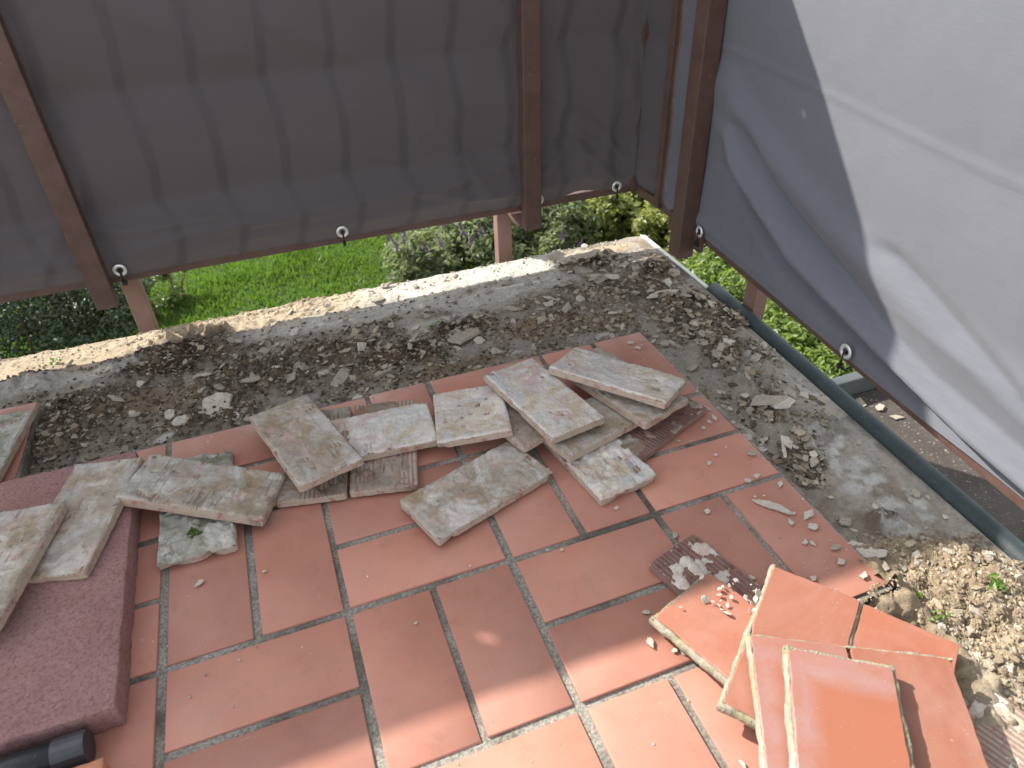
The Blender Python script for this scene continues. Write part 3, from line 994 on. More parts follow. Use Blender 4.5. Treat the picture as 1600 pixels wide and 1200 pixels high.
CORN = Vector((1.266, YB, 0))
rail_b = empty('railing', (0, YB, 0))
tag(rail_b, 'brown metal railing behind the shade-toned cloth along the back edge', 'railing', 'balcony railings')


def part(name, bm, mat, root):
    o = obj(name, bm, mat)
    o.parent = root
    o.matrix_parent_inverse = Matrix.Translation(-Vector(root.location))
    return o


bm = bmesh.new(); bar(bm, (-2.6, YB, RZ0 + .011), (CORN.x, YB, RZ0 + .011), .022, .024, up=(0, 1, 0), bevel=.002)
part('bottom_rail', bm, BROWN, rail_b)
bm = bmesh.new(); bar(bm, (-2.6, YB, RZ1), (CORN.x, YB, RZ1), .03, .04, up=(0, 1, 0), bevel=.002)
part('top_rail', bm, BROWN, rail_b)
for xc, w in ((-.121, .046), (.931, .047), (-1.18, .046), (-2.23, .046)):
    bm = bmesh.new(); bar(bm, (xc, .740, .058), (xc, .740, RZ1), w, .032, up=(0, 1, 0), bevel=.003)
    part('post', bm, BROWN, rail_b)
for xc in (-.079, .884, -1.14, -2.19):
    bm = bmesh.new(); bar(bm, (xc, .845, -.55), (xc, .845, RZ0 + .02), .042, .036, up=(0, 1, 0), bevel=.003)
    sp = part('support', bm, BROWN_PALE, rail_b)
    bm = bmesh.new(); bar(bm, (xc, .757, -.17), (xc, .845, -.17), .036, .05, up=(0, 0, 1), bevel=.002)
    g = obj('wall_bracket', bm, BROWN_PALE); g.parent = sp; g.matrix_parent_inverse = Matrix.Translation(-Vector(rail_b.location))
bm = bmesh.new()
bar(bm, (.893, .83, RZ0 + .004), (.912, .757, .066), .012, .03, up=(1, 0, 0), bevel=.001)
part('brace', bm, BROWN_PALE, rail_b)
xb = -2.5
bars_x = [.018 + .1385 * k for k in range(-18, 9)]
for xb in bars_x:
    bm = bmesh.new(); bar(bm, (xb, YB + .030, RZ0 + .02), (xb, YB + .030, RZ1), .013, .012, up=(0, 1, 0))
    part('baluster', bm, BROWN, rail_b)
# slim corner post, seen before the cloth
bm = bmesh.new(); bar(bm, (1.247, .762, RZ0 + .01), (1.247, .762, RZ1), .016, .014, up=(0, 1, 0), bevel=.002)
part('corner_post', bm, BROWN, rail_b)

rail_r = empty('railing', (fence_x(0), 0, 0))
tag(rail_r, 'brown metal railing behind the sun-toned cloth along the right edge', 'railing', 'balcony railings')
pr = [CORN + Vector((0, 0, 0)), Vector((fence_x(.486) + .014, .486, 0)), Vector((fence_x(-2.1) + .014, -2.1, 0))]
for nm, z, w, d in (('bottom_rail', RZ0 + .011, .022, .024), ('top_rail', RZ1, .04, .03)):
    for a, b in zip(pr[:-1], pr[1:]):
        bm = bmesh.new(); bar(bm, a + Vector((0, 0, z)), b + Vector((0, 0, z)), w, d, up=(0, 0, 1), bevel=.002)
        part(nm, bm, BROWN, rail_r)
# inner thick post with its foot plate
bm = bmesh.new(); bar(bm, (fence_x(.455) - .030, .455, .050), (fence_x(.455) - .030, .455, RZ1), .044, .046, up=(0, 1, 0), bevel=.003)
ps = part('post', bm, BROWN, rail_r)
bm = bmesh.new(); bar(bm, (fence_x(.52) - .006, .56, RZ0 + .004), (fence_x(.41) - .006, .40, RZ0 + .004), .012, .05, up=(0, 0, 1), bevel=.002)
part('foot_plate', bm, BROWN, rail_r)
bm = bmesh.new(); bar(bm, (fence_x(-.62) - .030, -.62, .050), (fence_x(-.62) - .030, -.62, RZ1), .044, .046, up=(0, 1, 0), bevel=.003)
part('post', bm, BROWN, rail_r)
# slim post between the corner and the thick post
bm = bmesh.new(); bar(bm, (1.252, .626, RZ0 + .01), (1.252, .626, RZ1), .024, .022, up=(0, 1, 0), bevel=.002)
part('slim_post', bm, BROWN, rail_r)
for yc in (.275, -.75):
    bm = bmesh.new(); bar(bm, (fence_x(yc) + .088, yc, -.55), (fence_x(yc) + .088, yc, RZ0 + .03), .036, .042, up=(0, 1, 0), bevel=.003)
    part('support', bm, BROWN_PALE, rail_r)
for k in range(13):
    yb = .36 - .1385 * k
    bm = bmesh.new(); bar(bm, (fence_x(yb) + .024, yb, RZ0 + .02), (fence_x(yb) + .024, yb, RZ1), .014, .014, up=(0, 1, 0))
    part('baluster', bm, BROWN, rail_r)

# ------------------------------------------------------------------ cloth screens
CRE = (.27, .505, .745, .985)


def polyline_fold(s, z, pts, w, amp):
    """a soft ridge along a line z(s)"""
    ps = np.array(pts)
    zc = np.interp(s, ps[:, 0], ps[:, 1])
    fade = np.interp(s, [ps[0, 0] - .08, ps[0, 0] + .05, ps[-1, 0] - .02, ps[-1, 0] + .15], [0, 1, 1, .4])
    return amp * np.exp(-((z - zc) / w) ** 2) * fade


def crease(s, z, zc, amp=.0016, w=.006):
    zz = zc + .006 * (vnoise(s * 3, s * 0, 31) - .5)
    return amp * np.exp(-((z - zz) / w) ** 2)


def panels(z, zs):
    """1 in the middle of the bands between the packing creases, 0 on the creases"""
    zs = (zs[0] - .24,) + tuple(zs) + (zs[-1] + .24,)
    o = np.zeros_like(z)
    for a, b in zip(zs[:-1], zs[1:]):
        u = (z - a) / (b - a)
        o = np.where((u >= 0) & (u < 1), 4 * u * (1 - u), o)
    return o


def screen_mesh(name, path, zb_fun, ds, disp, holes=()):
    """cloth hung along a path [(x, y)], s = length along it; disp(s, z) out of plane towards the terrace"""
    P = np.array(path, float)
    seg = np.linalg.norm(np.diff(P, axis=0), axis=1)
    cum = np.r_[0, np.cumsum(seg)]
    s = np.arange(0, cum[-1] + 1e-6, ds)
    zt = np.linspace(0, 1, 170)
    S, Tt = np.meshgrid(s, zt, indexing='ij')
    zb = zb_fun(S)
    Z = zb + (RZ1 + .015 - zb) * Tt
    x = np.interp(S, cum, P[:, 0]); y = np.interp(S, cum, P[:, 1])
    tx = np.gradient(np.interp(s, cum, P[:, 0]), s); ty = np.gradient(np.interp(s, cum, P[:, 1]), s)
    nl = np.hypot(tx, ty); nx = (ty / nl)[:, None]; ny = (-tx / nl)[:, None]
    D = disp(S, Z, zb)
    keep = np.ones((S.shape[0] - 1, S.shape[1] - 1), bool)
    sm = (S[:-1, :-1] + S[1:, 1:]) / 2; zm = (Z[:-1, :-1] + Z[1:, 1:]) / 2
    for hs, hz in holes:
        keep &= np.hypot(sm - hs, zm - hz) > .009
    me = grid_mesh(name, x + nx * D, y + ny * D, Z, keep)
    uv = me.uv_layers.new(name='UVMap')
    li = np.empty(len(me.loops), int); me.loops.foreach_get('vertex_index', li)
    n, m = S.shape
    U = np.stack([S.ravel(), Z.ravel()], -1)[li]
    uv.data.foreach_set('uv', U.ravel().astype(np.float32))
    return me


SB0 = -2.4
TOP_EYE = (-1.66, -1.06, -.458, .143, .745)


def disp_back(S, Z, zb):
    x = S + SB0
    h = Z - zb
    D = .022 * (fbm(x * 2.2, Z * 2.5, 41, 4) - .5) * sst(0, .12, h)
    for zc in CRE:
        D = D + crease(x, Z, zc)
    D = D + panels(Z, CRE) * .016 * (.5 + vnoise(x * 1.3, Z * 1.5, 46))
    # slanting drag wrinkles and a slack pleat above the hem
    for k, (x0, z0, x1, z1, w, a) in enumerate(((-.05, .17, .50, .205, .010, .006), (.20, .185, .90, .235, .013, .008), (.62, .20, .92, .150, .009, .006), (.55, .30, .93, .235, .012, .005), (-.10, .24, .25, .20, .010, .005),
                                                (.35, .62, .80, .36, .030, .006), (.60, .90, .92, .55, .03, .006), (-.08, .75, .3, .55, .03, .005), (-.60, .22, -.15, .17, .010, .007), (-.70, .17, -.14, .145, .008, .005), (-.55, .30, -.15, .21, .012, .006),
                                                (.97, .42, 1.2, .22, .012, .006), (.96, .20, 1.13, .24, .010, .006), (1.0, .30, 1.21, .15, .010, .006))):
        u = np.clip((x - x0) / (x1 - x0), -.15, 1.15)
        d = Z - (z0 + (z1 - z0) * u + .012 * np.sin(u * 5 + k))
        D = D + a * np.exp(-(d / w) ** 2) * np.exp(-np.maximum(0, np.abs(u - .5) - .42) ** 2 / .01)
    D = D + .010 * np.exp(-((h - .10) / .05) ** 2) * (0.4 + 1.0 * fbm(x * 1.6, x * 0, 51, 2)) * sst(-.12, .1, x) * sst(.93, .6, x)     # slack belly over the hem
    D = D + .004 * np.exp(-((h - .045) / .018) ** 2) * vnoise(x * 3.3, x * 0 + 2, 52)
    # pulled-in folds by the posts
    for xp in (-.121, .934):
        D = D - .004 * np.exp(-((x - xp) / .05) ** 2)
    for k, (xc, zc, sl) in enumerate(((.99, .25, .2), (1.09, .2, -.25), (1.15, .22, .3), (-.30, .24, .5), (-.42, .2, .4), (.80, .2, -.6), (-.22, .16, .7))):
        D = D + .0065 * np.exp(-(((x - xc) - sl * (Z - zc)) / .022) ** 2) * sst(.62, .2, Z) * sst(0.0, .06, h)
    D = D + .006 * np.exp(-((x - 1.13 - .12 * np.sin(Z * 6)) / .03) ** 2) * sst(0, .1, h)
    D = D + .0009 * (fbm(x * 30, Z * 30, 44, 3) - .5)
    return D * sst(-.01, .05, h)


def hem_back(S):
    x = S + SB0
    ey = np.array([-1.58, -1.08, -.575, -.075, .434, .94, 1.19])
    dn = np.min(np.abs(x[..., None] - ey), -1)
    return .111 + .004 * sst(.0, .2, dn) + .004 * (vnoise(x * 4, x * 0, 61) - .5) + .012 * np.exp(-((x - 1.09) / .05) ** 2)


pb = [(SB0, .7715), (1.238, .7715), (1.260, .760), (1.269, .65), (1.266, .61)]
back = obj('cloth_screen', screen_mesh('cloth_screen', pb, hem_back, .008, disp_back, holes=[(xe - SB0, 1.068) for xe in TOP_EYE]), FABRIC_SHADED)
tag(back, 'backlit grey cloth coloured darker for shade, tied to the railing along the back', 'privacy screen', 'cloth privacy screens')

SR = None


def disp_right(S, Z, zb):
    t = S - .165          # distance from the thick post towards the viewer
    h = Z - zb
    D = .006 * (fbm(t * 1.6 + 4, Z * 2.2, 71, 3) - .5) * sst(0, .12, h)
    for zc in (.283, .532, .775, 1.0):
        D = D + crease(t, Z, zc - .035 * t, .0022, .006)
    D = D + panels(Z + .035 * t, (.283, .532, .775, 1.0)) * .004
    # long drape folds running down from the post
    D = D + polyline_fold(t, Z, [(.10, .38), (.18, .32), (.40, .235), (.60, .205), (.71, .188), (.86, .170), (1.4, .14)], .024, .038)
    D = D - polyline_fold(t, Z, [(.12, .30), (.31, .200), (.50, .170), (.67, .150), (.81, .132), (.92, .120), (1.4, .10)], .016, .026)
    D = D - polyline_fold(t, Z, [(.16, .40), (.34, .300), (.53, .246), (.65, .212), (.76, .196), (.90, .184), (1.4, .16)], .013, .017)
    D = D + polyline_fold(t, Z, [(.05, .46), (.22, .385), (.45, .315), (.75, .255), (1.1, .23)], .035, .018)
    D = D - polyline_fold(t, Z, [(.62, .33), (.75, .29), (.95, .235), (1.3, .20)], .012, .014)
    D = D + polyline_fold(t, Z, [(-.05, .145), (.25, .128), (.6, .118), (1.2, .10)], .018, .009)
    D = D - .004 * np.exp(-((t - .06) / .03) ** 2) * sst(.7, .2, Z)
    D = D + .006 * np.exp(-((t + .06) / .018) ** 2)
    D = D + .0010 * (fbm(t * 30, Z * 30, 74, 3) - .5)
    return D * (.25 + .75 * sst(-.005, .05, h))


def hem_right(S):
    t = S - .165
    return .113 + .005 * (vnoise(t * 4, t * 0, 81) - .5) + .002 * np.sin(t * 9)


prt = [(fence_x(.61) - .002, .61), (fence_x(.486) - .002, .486), (fence_x(-2.1) - .002, -2.1)]
right = obj('cloth_screen', screen_mesh('cloth_screen', prt, hem_right, .008, disp_right), FABRIC_SUNLIT)
tag(right, 'grey cloth coloured lighter for sunlight, tied to the railing along the right, half in sun', 'privacy screen', 'cloth privacy screens')


def eyelet(parent, p, n, tie=True):
    """metal ring and black cable tie round the rail; n points to the terrace"""
    n = Vector(n).normalized()
    bm = bmesh.new()
    z = n; x = Vector((0, 0, 1)).cross(z).normalized(); y = z.cross(x)
    R_, r_ = .0110, .0040
    seg, ms = 24, 8
    rings = []
    for i in range(seg):
        a = 6.28318 * i / seg
        c = x * math.cos(a) + y * math.sin(a)
        rings.append([bm.verts.new(Vector(p) + c * (R_ + r_ * math.cos(6.28318 * k / ms)) + z * (r_ * .55 * math.sin(6.28318 * k / ms) + .002)) for k in range(ms)])
    for i in range(seg):
        for k in range(ms):
            bm.faces.new((rings[i][k], rings[i][(k + 1) % ms], rings[(i + 1) % seg][(k + 1) % ms], rings[(i + 1) % seg][k]))
    bmesh.ops.recalc_face_normals(bm, faces=bm.faces)
    obj('eyelet', bm, STEEL, parent, smooth=True)
    if not tie:
        return
    bm = bmesh.new()
    tt = Vector(p)
    pts = [tt - n * .004 + Vector((0, 0, -.001)), tt + n * .006 + Vector((0, 0, -.003)), tt + n * .007 + Vector((0, 0, -.016)), tt + n * .004 + Vector((0, 0, -.034)), tt - n * .010 + Vector((0, 0, -.043)), tt - n * .022 + Vector((0, 0, -.040))]
    tube(bm, pts, .0026, 8)
    box(bm, tt + n * .007 + Vector((0, 0, -.030)), (.007, .007, .009))
    obj('cable_tie', bm, BLACK, parent)


for xe, dz in ((-1.08, 0), (-.575, 0), (-.073, .0), (.434, .0), (.957, -.006), (1.19, -.006)):
    eyelet(back, (xe, .754, .134 + dz), (0, -1, 0))
for xe in TOP_EYE:
    eyelet(back, (xe, .767, 1.068), (0, -1, 0), tie=False)
for ye in (.405, -.135, -.66, -1.18):
    n = Vector((-1, .07, 0))
    eyelet(right, (fence_x(ye) - .013, ye, .130), n)
    eyelet(right, (fence_x(ye) - .012, ye, RZ1 - .045), n)

# ------------------------------------------------------------------ neighbouring flat roof to the right
roof = empty('flat_roof', (1.9, -.6, -.55))
tag(roof, 'lower brown-grey flat roof beyond the right railing', 'roof')
bm = bmesh.new(); box(bm, (2.9, -1.25, -.60), (2.6, 3.2, .18))
part('roof_deck', bm, ROOFM, roof)
bm = bmesh.new(); box(bm, (2.9, .372, -.535), (2.6, .035, .17), bevel=.004)
part('coping', bm, COPING, roof)
ROOF_DROPS = []
for k, (u, v) in enumerate(((1345, 628), (1375, 636), (1403, 652), (1372, 664), (1410, 702))):
    ROOF_DROPS.append((u, v))

# ------------------------------------------------------------------ flakes and crumbs of mortar


def flake_mesh(seed, n=7, asp=1.5, th=.12):
    """thin angular plate with a broken rim"""
    rr = random.Random(seed)
    pts = []
    for k in range(n):
        a = 6.28318 * (k + rr.uniform(-.38, .38)) / n
        r = .5 * rr.uniform(.6, 1.1)
        pts.append((r * math.cos(a) * asp ** .5, r * math.sin(a) / asp ** .5))
    # add broken points between the corners
    q = []
    for k in range(n):
        a = Vector(pts[k]); b = Vector(pts[(k + 1) % n])
        q.append(a)
        for t in ((.35, .7) if (b - a).length > .3 else (.5,)):
            m = a.lerp(b, t + rr.uniform(-.1, .1)); d = (b - a).normalized()
            q.append(m + Vector((-d.y, d.x)) * rr.uniform(-.045, .03))
    n = len(q)
    bm = bmesh.new()
    t = bm.verts.new((rr.uniform(-.1, .1), rr.uniform(-.1, .1), th * .5 + rr.uniform(-.03, .04)))
    r0 = [bm.verts.new((p.x * .55 + rr.uniform(-.03, .03), p.y * .55 + rr.uniform(-.03, .03), th * (.5 + rr.uniform(-.22, .22)))) for p in q]
    r1 = [bm.verts.new((p.x * .94, p.y * .94, th * (.45 + rr.uniform(-.2, .1)))) for p in q]
    r2 = [bm.verts.new((p.x, p.y, th * rr.uniform(-.25, .1))) for p in q]
    r3 = [bm.verts.new((p.x * .9, p.y * .9, -th * .5)) for p in q]
    for k in range(n):
        j = (k + 1) % n
        bm.faces.new((t, r0[k], r0[j]))
        for a, b in ((r0, r1), (r1, r2), (r2, r3)):
            bm.faces.new((a[k], b[k], b[j], a[j]))
    bm.faces.new(r3[::-1])
    me = bpy.data.meshes.new('mortar_flake'); bm.to_mesh(me); bm.free()
    return me


FL = []
for mt in (FLAKE, FLAKE_PALE):
    row = []
    for s in range(10):
        me = flake_mesh(100 + s, n=rnd.choice((4, 5, 6, 7)), asp=rnd.uniform(1.1, 2.0), th=rnd.uniform(.10, .20)); me.materials.append(mt)
        row.append(me)
    FL.append(row)


def on_tiles(x, y):
    return (x < .998 and y < .248 and not (x > .752 and y < -.502)) or (x < -.255 and y < .485)


def put_flake(u, v, size, pale=0, yaw=None, tilt=.12, label=None, asp=None, k=None, lift=0.0, group='mortar flakes in the rubble'):
    p = at(u, v, -.02)
    z = bed_z(p.x, p.y) if not on_tiles(p.x, p.y) else 0.001
    p = at(u, v, z)
    me = FL[pale][rnd.randrange(10) if k is None else k]
    o = bpy.data.objects.new('mortar_flake', me)
    col.objects.link(o)
    s = size
    o.scale = (s * (asp or 1), s, s * min(1, .02 / s + .35))
    hz = .09 * o.scale.z
    o.location = (p.x, p.y, z + hz + .0015 + lift)
    o.rotation_euler = (rnd.gauss(0, tilt), rnd.gauss(0, tilt), rnd.uniform(0, 6.28) if yaw is None else yaw)
    if label:
        tag(o, label, 'mortar piece', group)
    else:
        big = 'broad' if size > .026 else ('small' if size < .015 else 'middling')
        tone = 'pale' if pale else 'grey'
        if on_tiles(p.x, p.y):
            where = ('on the tiles by the far right corner' if p.y > .1 else 'on the tiles beside the right rubble strip') if p.x > .85 else ('on the tiles at the left' if p.x < .35 else 'on the tiles in mid floor')
        elif p.y < -.42:
            where = 'in the sand pile at the right'
        elif p.x > 1.0:
            where = 'in the right rubble strip near the far corner' if p.y > .35 else ('in the right rubble strip beside the tile heap' if p.y > -.05 else 'on the bare screed of the right strip')
        elif p.y > .62:
            where = 'near the sunlit back edge'
        else:
            where = 'in the dark dirt behind the red slab' if p.x < .05 else ('in the dirt behind the tilted tile' if p.x < .40 else ('in the rubble behind the tile row' if p.x < .75 else 'in the rubble behind the heap'))
        tag(o, f'{big} {tone} mortar flake {where}', 'mortar piece', f'{big} {tone} mortar flakes {where}')
    return o


# the ones that can be told apart
for a in ((342, 636, .085, 1, .4, 'large pale mortar slab lying in dark dirt left of the tilted tile', 1.05),
          (538, 587, .05, 0, .75, 'long narrow grey mortar flake pointing away behind the row', 1.7),
          (566, 548, .030, 1, .3, 'pale upright pebble at the far end of the long narrow flake', 1.0),
          (725, 524, .085, 0, .6, 'crusty grey mortar clump in the middle of the back strip', 1.2),
          (647, 515, .022, 1, .2, 'small whitish stone left of the crusty clump', 1.1),
          (800, 484, .035, 0, -.7, 'triangular grey flake right of the crusty clump', 1.2),
          (845, 503, .040, 0, .9, 'tan mortar flake lying alone on the ochre bed', 1.0),
          (940, 437, .055, 0, .5, 'broad grey flake near the far corner', 1.4),
          (1036, 461, .050, 1, .1, 'whitish flat flake near the right edge of the slab', 1.6),
          (905, 403, .075, 0, .1, 'long grey flake lying on the heap at the back edge', 2.0),
          (868, 404, .055, 0, .9, 'grey flake leaning in the heap at the back edge', 1.5),
          (1206, 793, .032, 1, -.9, 'largest white chip lying on the tiles at the right', 1.5),
          (1222, 713, .035, 1, 1.0, 'thin white chip standing on edge at the right tile border', 1.4),
          (311, 913, .014, 1, .6, 'single oval pebble on the left floor tile', 1.2),
          (1160, 688, .034, 1, .2, 'ragged white flake at the tile border', 1.4),
          (1375, 868, .024, 1, .3, 'round cream lump at the edge of the sand pile', 1.0),
          (1345, 862, .040, 1, -.7, 'white mortar slab edge between tiles and sand pile', 1.7),
          (1197, 628, .055, 0, -.4, 'wide tan flake in the rubble of the right strip', 1.3),
          (1222, 633, .045, 1, -.4, 'pale flake beside the wide tan one on the right strip', 1.4),
          (1305, 857, .016, 0, .3, 'brown pebble on the tiles beside the sand pile', 1.1),
          (285, 660, .035, 1, .2, 'pale flat stone left of the large pale slab', 1.4),
          (600, 580, .04, 0, .2, 'buff flake right of the long narrow one', 1.4),
          (1055, 838, .013, 0, .3, 'grey crumb on the tile by the wine-red tile', 1.0)):
    u, v, s, pale, yaw, lab, asp = a
    o = put_flake(u, v, s, pale, yaw, .08, lab, asp, group='single mortar pieces')
    if 'standing' in lab:
        o.rotation_euler = (1.2, .1, 1.0); o.location.z += .012
    if 'upright' in lab:
        o.rotation_euler = (.9, .2, .4); o.location.z += .008
# flakes spread through the rubble strips
spots = []
zones = [((40, 560), (520, 720), 34, (.016, .036)), ((250, 560), (470, 600), 28, (.016, .038)), ((560, 960), (400, 580), 34, (.016, .040)), ((850, 1000), (385, 440), 26, (.02, .055)),
         ((960, 1120), (400, 560), 36, (.014, .036)), ((1080, 1290), (520, 720), 44, (.014, .036)), ((1240, 1480), (690, 860), 26, (.010, .030)), ((1360, 1595), (860, 1110), 24, (.012, .026))]
for (u0, u1), (v0, v1), n, (s0, s1) in zones:
    c = 0; tries = 0
    while c < n and tries < 900:
        tries += 1
        u = rnd.uniform(u0, u1); v = rnd.uniform(v0, v1)
        p = at(u, v, -.02)
        if on_tiles(p.x + .004, p.y - .004) or p.y > .73 or p.x > edge_x(p.y) - .035:
            continue
        put_flake(u, v, s0 + (s1 - s0) * rnd.random() ** 2.2, 1 if (rnd.random() < .3 and v < 850) else 0, tilt=.22)
        c += 1
for u, v, s in ((1130, 660, .016), (1145, 662, .012), (1140, 640, .010), (1120, 640, .009), (1175, 700, .016), (1190, 703, .012), (1183, 745, .011), (1168, 752, .010), (1108, 725, .008), (1118, 712, .007),
                (1218, 757, .012), (1228, 760, .010), (1262, 805, .018), (1270, 825, .014), (1235, 817, .011), (1258, 848, .010), (1268, 850, .009), (1312, 880, .014), (1350, 900, .012), (1240, 803, .006),
                (1060, 690, .006), (963, 795, .007), (1105, 800, .010), (1010, 958, .008), (1016, 1005, .011), (1054, 1018, .007), (1068, 1022, .006), (1270, 905, .009), (1108, 660, .008), (1099, 670, .007),
                (1092, 618, .011), (1105, 640, .010), (1117, 655, .013), (1080, 602, .009), (1040, 560, .014), (995, 545, .012), (1005, 530, .016), (1020, 535, .014), (985, 537, .012), (1048, 575, .010),
                (414, 894, .006), (370, 650, .016), (325, 690, .010), (735, 885, .005), (650, 975, .005), (878, 860, .005), (1176, 905, .010), (1160, 1195, .007)):
    put_flake(u, v, s * 1.35, 1, tilt=.08)
for k, (u, v) in enumerate(ROOF_DROPS):
    p = at(u, v, -.506)
    o = bpy.data.objects.new('mortar_dropping', FL[0][k]); col.objects.link(o)
    s = .034 if k < 3 else .022
    o.scale = (s * 1.3, s, s * .6); o.location = p; o.rotation_euler = (rnd.gauss(0, .1), rnd.gauss(0, .1), rnd.uniform(0, 3))
    tag(o, ('large' if k < 3 else 'small') + ' pale mortar dropping on the lower flat roof', 'mortar piece', ('large' if k < 3 else 'small') + ' mortar droppings on the flat roof')
# crumbs on the second orange tile
for k in range(26):
    u = 1110 + rnd.gauss(25, 26); v = 945 + rnd.gauss(-8, 15)
    p = at(u, v, .036)
    o = bpy.data.objects.new('mortar_crumb', FL[1][k % 10]); col.objects.link(o)
    s = rnd.uniform(.003, .012) * (1.2 if k % 6 == 0 else 1)
    o.scale = (s, s, s * .9); o.location = (p.x, p.y, .0362); o.rotation_euler = (rnd.gauss(0, .4), rnd.gauss(0, .4), rnd.uniform(0, 6))
    tag(o, 'mortar crumb scattered on the crumb-strewn orange tile', 'mortar piece', 'mortar crumbs on the orange tile')


def crumbs(name, n, sampler, smin, smax, tint):
    co = []; fa = []; cl = []
    base = np.array([(1, 0, 0), (0, 1, 0), (-1, 0, 0), (0, -1, 0), (0, 0, .8), (0, 0, -.6)], float)
    tri = [(0, 1, 4), (1, 2, 4), (2, 3, 4), (3, 0, 4), (1, 0, 5), (2, 1, 5), (3, 2, 5), (0, 3, 5)]
    rg = np.random.default_rng(5)
    P = sampler(n, rg)
    for k in range(len(P)):
        s = (smin + (smax - smin) * rg.random() ** 3) * .5
        v = base * rg.uniform(.6, 1.3, (6, 3)) * s * np.array([1, rg.uniform(.5, 1), rg.uniform(.4, .9)])
        a = rg.uniform(0, 6.28); c_, s_ = math.cos(a), math.sin(a)
        v = v @ np.array([[c_, -s_, 0], [s_, c_, 0], [0, 0, 1]])
        b = len(co)
        co.extend((v + P[k] + np.array([0, 0, s * .25])).tolist())
        fa.extend([(b + i, b + j, b + l) for i, j, l in tri])
        tc = np.array(tint[rg.integers(len(tint))]) * rg.uniform(.7, 1.2)
        cl.extend([tc] * 6)
    me = bpy.data.meshes.new(name)
    me.from_pydata(co, [], fa)
    ca = me.color_attributes.new('tint', 'FLOAT_COLOR', 'POINT')
    c4 = np.ones((len(co), 4), np.float32); c4[:, :3] = np.array(cl)
    ca.data.foreach_set('color', c4.ravel())
    return me


def in_px(u0, u1, v0, v1, ok, dens=None):
    def f(n, rg):
        out = []
        m = 0
        while m < n:
            U = rg.uniform(u0, u1, n * 2); V = rg.uniform(v0, v1, n * 2)
            d = np.stack([(U - 800) / FPX, (V - 600) / FPX, np.ones_like(U)], 1) @ CR
            t = (-.028 - CC[2]) / d[:, 2]
            X = CC[0] + d[:, 0] * t; Y = CC[1] + d[:, 1] * t
            k = ok(X, Y)
            X, Y = X[k], Y[k]
            h, c_ = rubble_fields(X, Y)
            if dens == 'flakes':      # fewer plates in the fine dirt at the left, many round the corner
                lum = c_.mean(-1)
                kk = rg.random(len(X)) < np.where(lum < .15, 1.0, np.where(lum < .25, .40, .05)) * np.where(X < .30, .25, np.where(X < .75, .6, 1.0))
                X, Y, h, c_ = X[kk], Y[kk], h[kk], c_[kk]
            if dens == 'dark':        # crumbs gather where the bed is loose dirt or sand
                lum = c_.mean(-1)
                kk = rg.random(len(X)) < np.where(lum < .15, 1.0, np.where(lum < .25, .42, .06))
                X, Y, h = X[kk], Y[kk], h[kk]
            out.append(np.stack([X, Y, ZS + h], 1)); m += len(X)
        return np.concatenate(out)[:n]
    return f


def ok_bed(X, Y):
    ex = np.where(Y > .4, 1.274, 1.274 - (.4 - Y) * .048)
    tiles = ((X < 1.002) & (Y < .252) & ~((X > .745) & (Y < -.5))) | ((X < -.25) & (Y < .49))
    return ~tiles & (Y < .745) & (X < ex - .006)


def ok_dark(X, Y):
    return ok_bed(X, Y) & (Y < .665) & (X < 1.255)


def shards(name, n, sampler, smin, smax, mats):
    """many small plates in one mesh"""
    rg = np.random.default_rng(15)
    P = sampler(n, rg)
    co = []; fa = []; cl = []
    src = []
    for me in FL[0]:
        v = np.array([list(x.co) for x in me.vertices]); src.append((v, [list(p_.vertices) for p_ in me.polygons]))
    for k in range(len(P)):
        v, f = src[rg.integers(len(src))]
        s = smin + (smax - smin) * rg.random() ** 2
        e = Euler((rg.normal(0, .28), rg.normal(0, .28), rg.uniform(0, 6.28))).to_matrix()
        w = (v * np.array([s, s, s * 1.1])) @ np.array(e).T + P[k] + np.array([0, 0, s * .10])
        b = len(co); co.extend(w.tolist()); fa.extend([[b + i for i in q] for q in f])
        tc = np.array(mats[rg.integers(len(mats))]) * rg.uniform(.75, 1.15)
        cl.extend([tc] * len(v))
    me = bpy.data.meshes.new(name)
    me.from_pydata(co, [], fa)
    ca = me.color_attributes.new('tint', 'FLOAT_COLOR', 'POINT')
    c4 = np.ones((len(co), 4), np.float32); c4[:, :3] = np.array(cl)
    ca.data.foreach_set('color', c4.ravel())
    return me


sh = obj('mortar_shards', shards('mortar_shards', 2400, in_px(-60, 1290, 375, 760, ok_dark, 'flakes'), .006, .024, [(.44, .39, .32), (.34, .29, .22), (.22, .175, .125), (.40, .33, .24), (.15, .115, .08)]), mat_tint('shard_grey', .5))
sh['kind'] = 'stuff'
tag(sh, 'small broken mortar shards strewn through the rubble strips', 'rubble')
cr = obj('mortar_crumbs', crumbs('mortar_crumbs', 22000, in_px(-60, 1290, 375, 760, ok_dark, 'dark'), .002, .013, [(.075, .054, .037), (.10, .075, .052), (.15, .115, .08), (.13, .098, .068), (.24, .20, .15), (.34, .30, .24)]), mat_tint('crumb_grey', .4))
cr['kind'] = 'stuff'
tag(cr, 'fine dark crumbs of mortar and dirt strewn over the lifted strips', 'rubble')
sh2 = obj('sand_shards', shards('sand_shards', 500, in_px(1340, 1640, 840, 1230, ok_bed), .006, .018, [(.44, .37, .27), (.36, .29, .2), (.28, .22, .15), (.5, .45, .37)]), mat_tint('shard_sand', .5))
sh2['kind'] = 'stuff'
tag(sh2, 'broken mortar bits in the sandy pile at the right', 'rubble')
cr2 = obj('sand_crumbs', crumbs('sand_crumbs', 9000, in_px(1340, 1640, 830, 1230, ok_bed), .002, .011, [(.36, .28, .19), (.30, .23, .15), (.44, .37, .27), (.24, .18, .12)]), mat_tint('crumb_sand', .4))
cr2['kind'] = 'stuff'
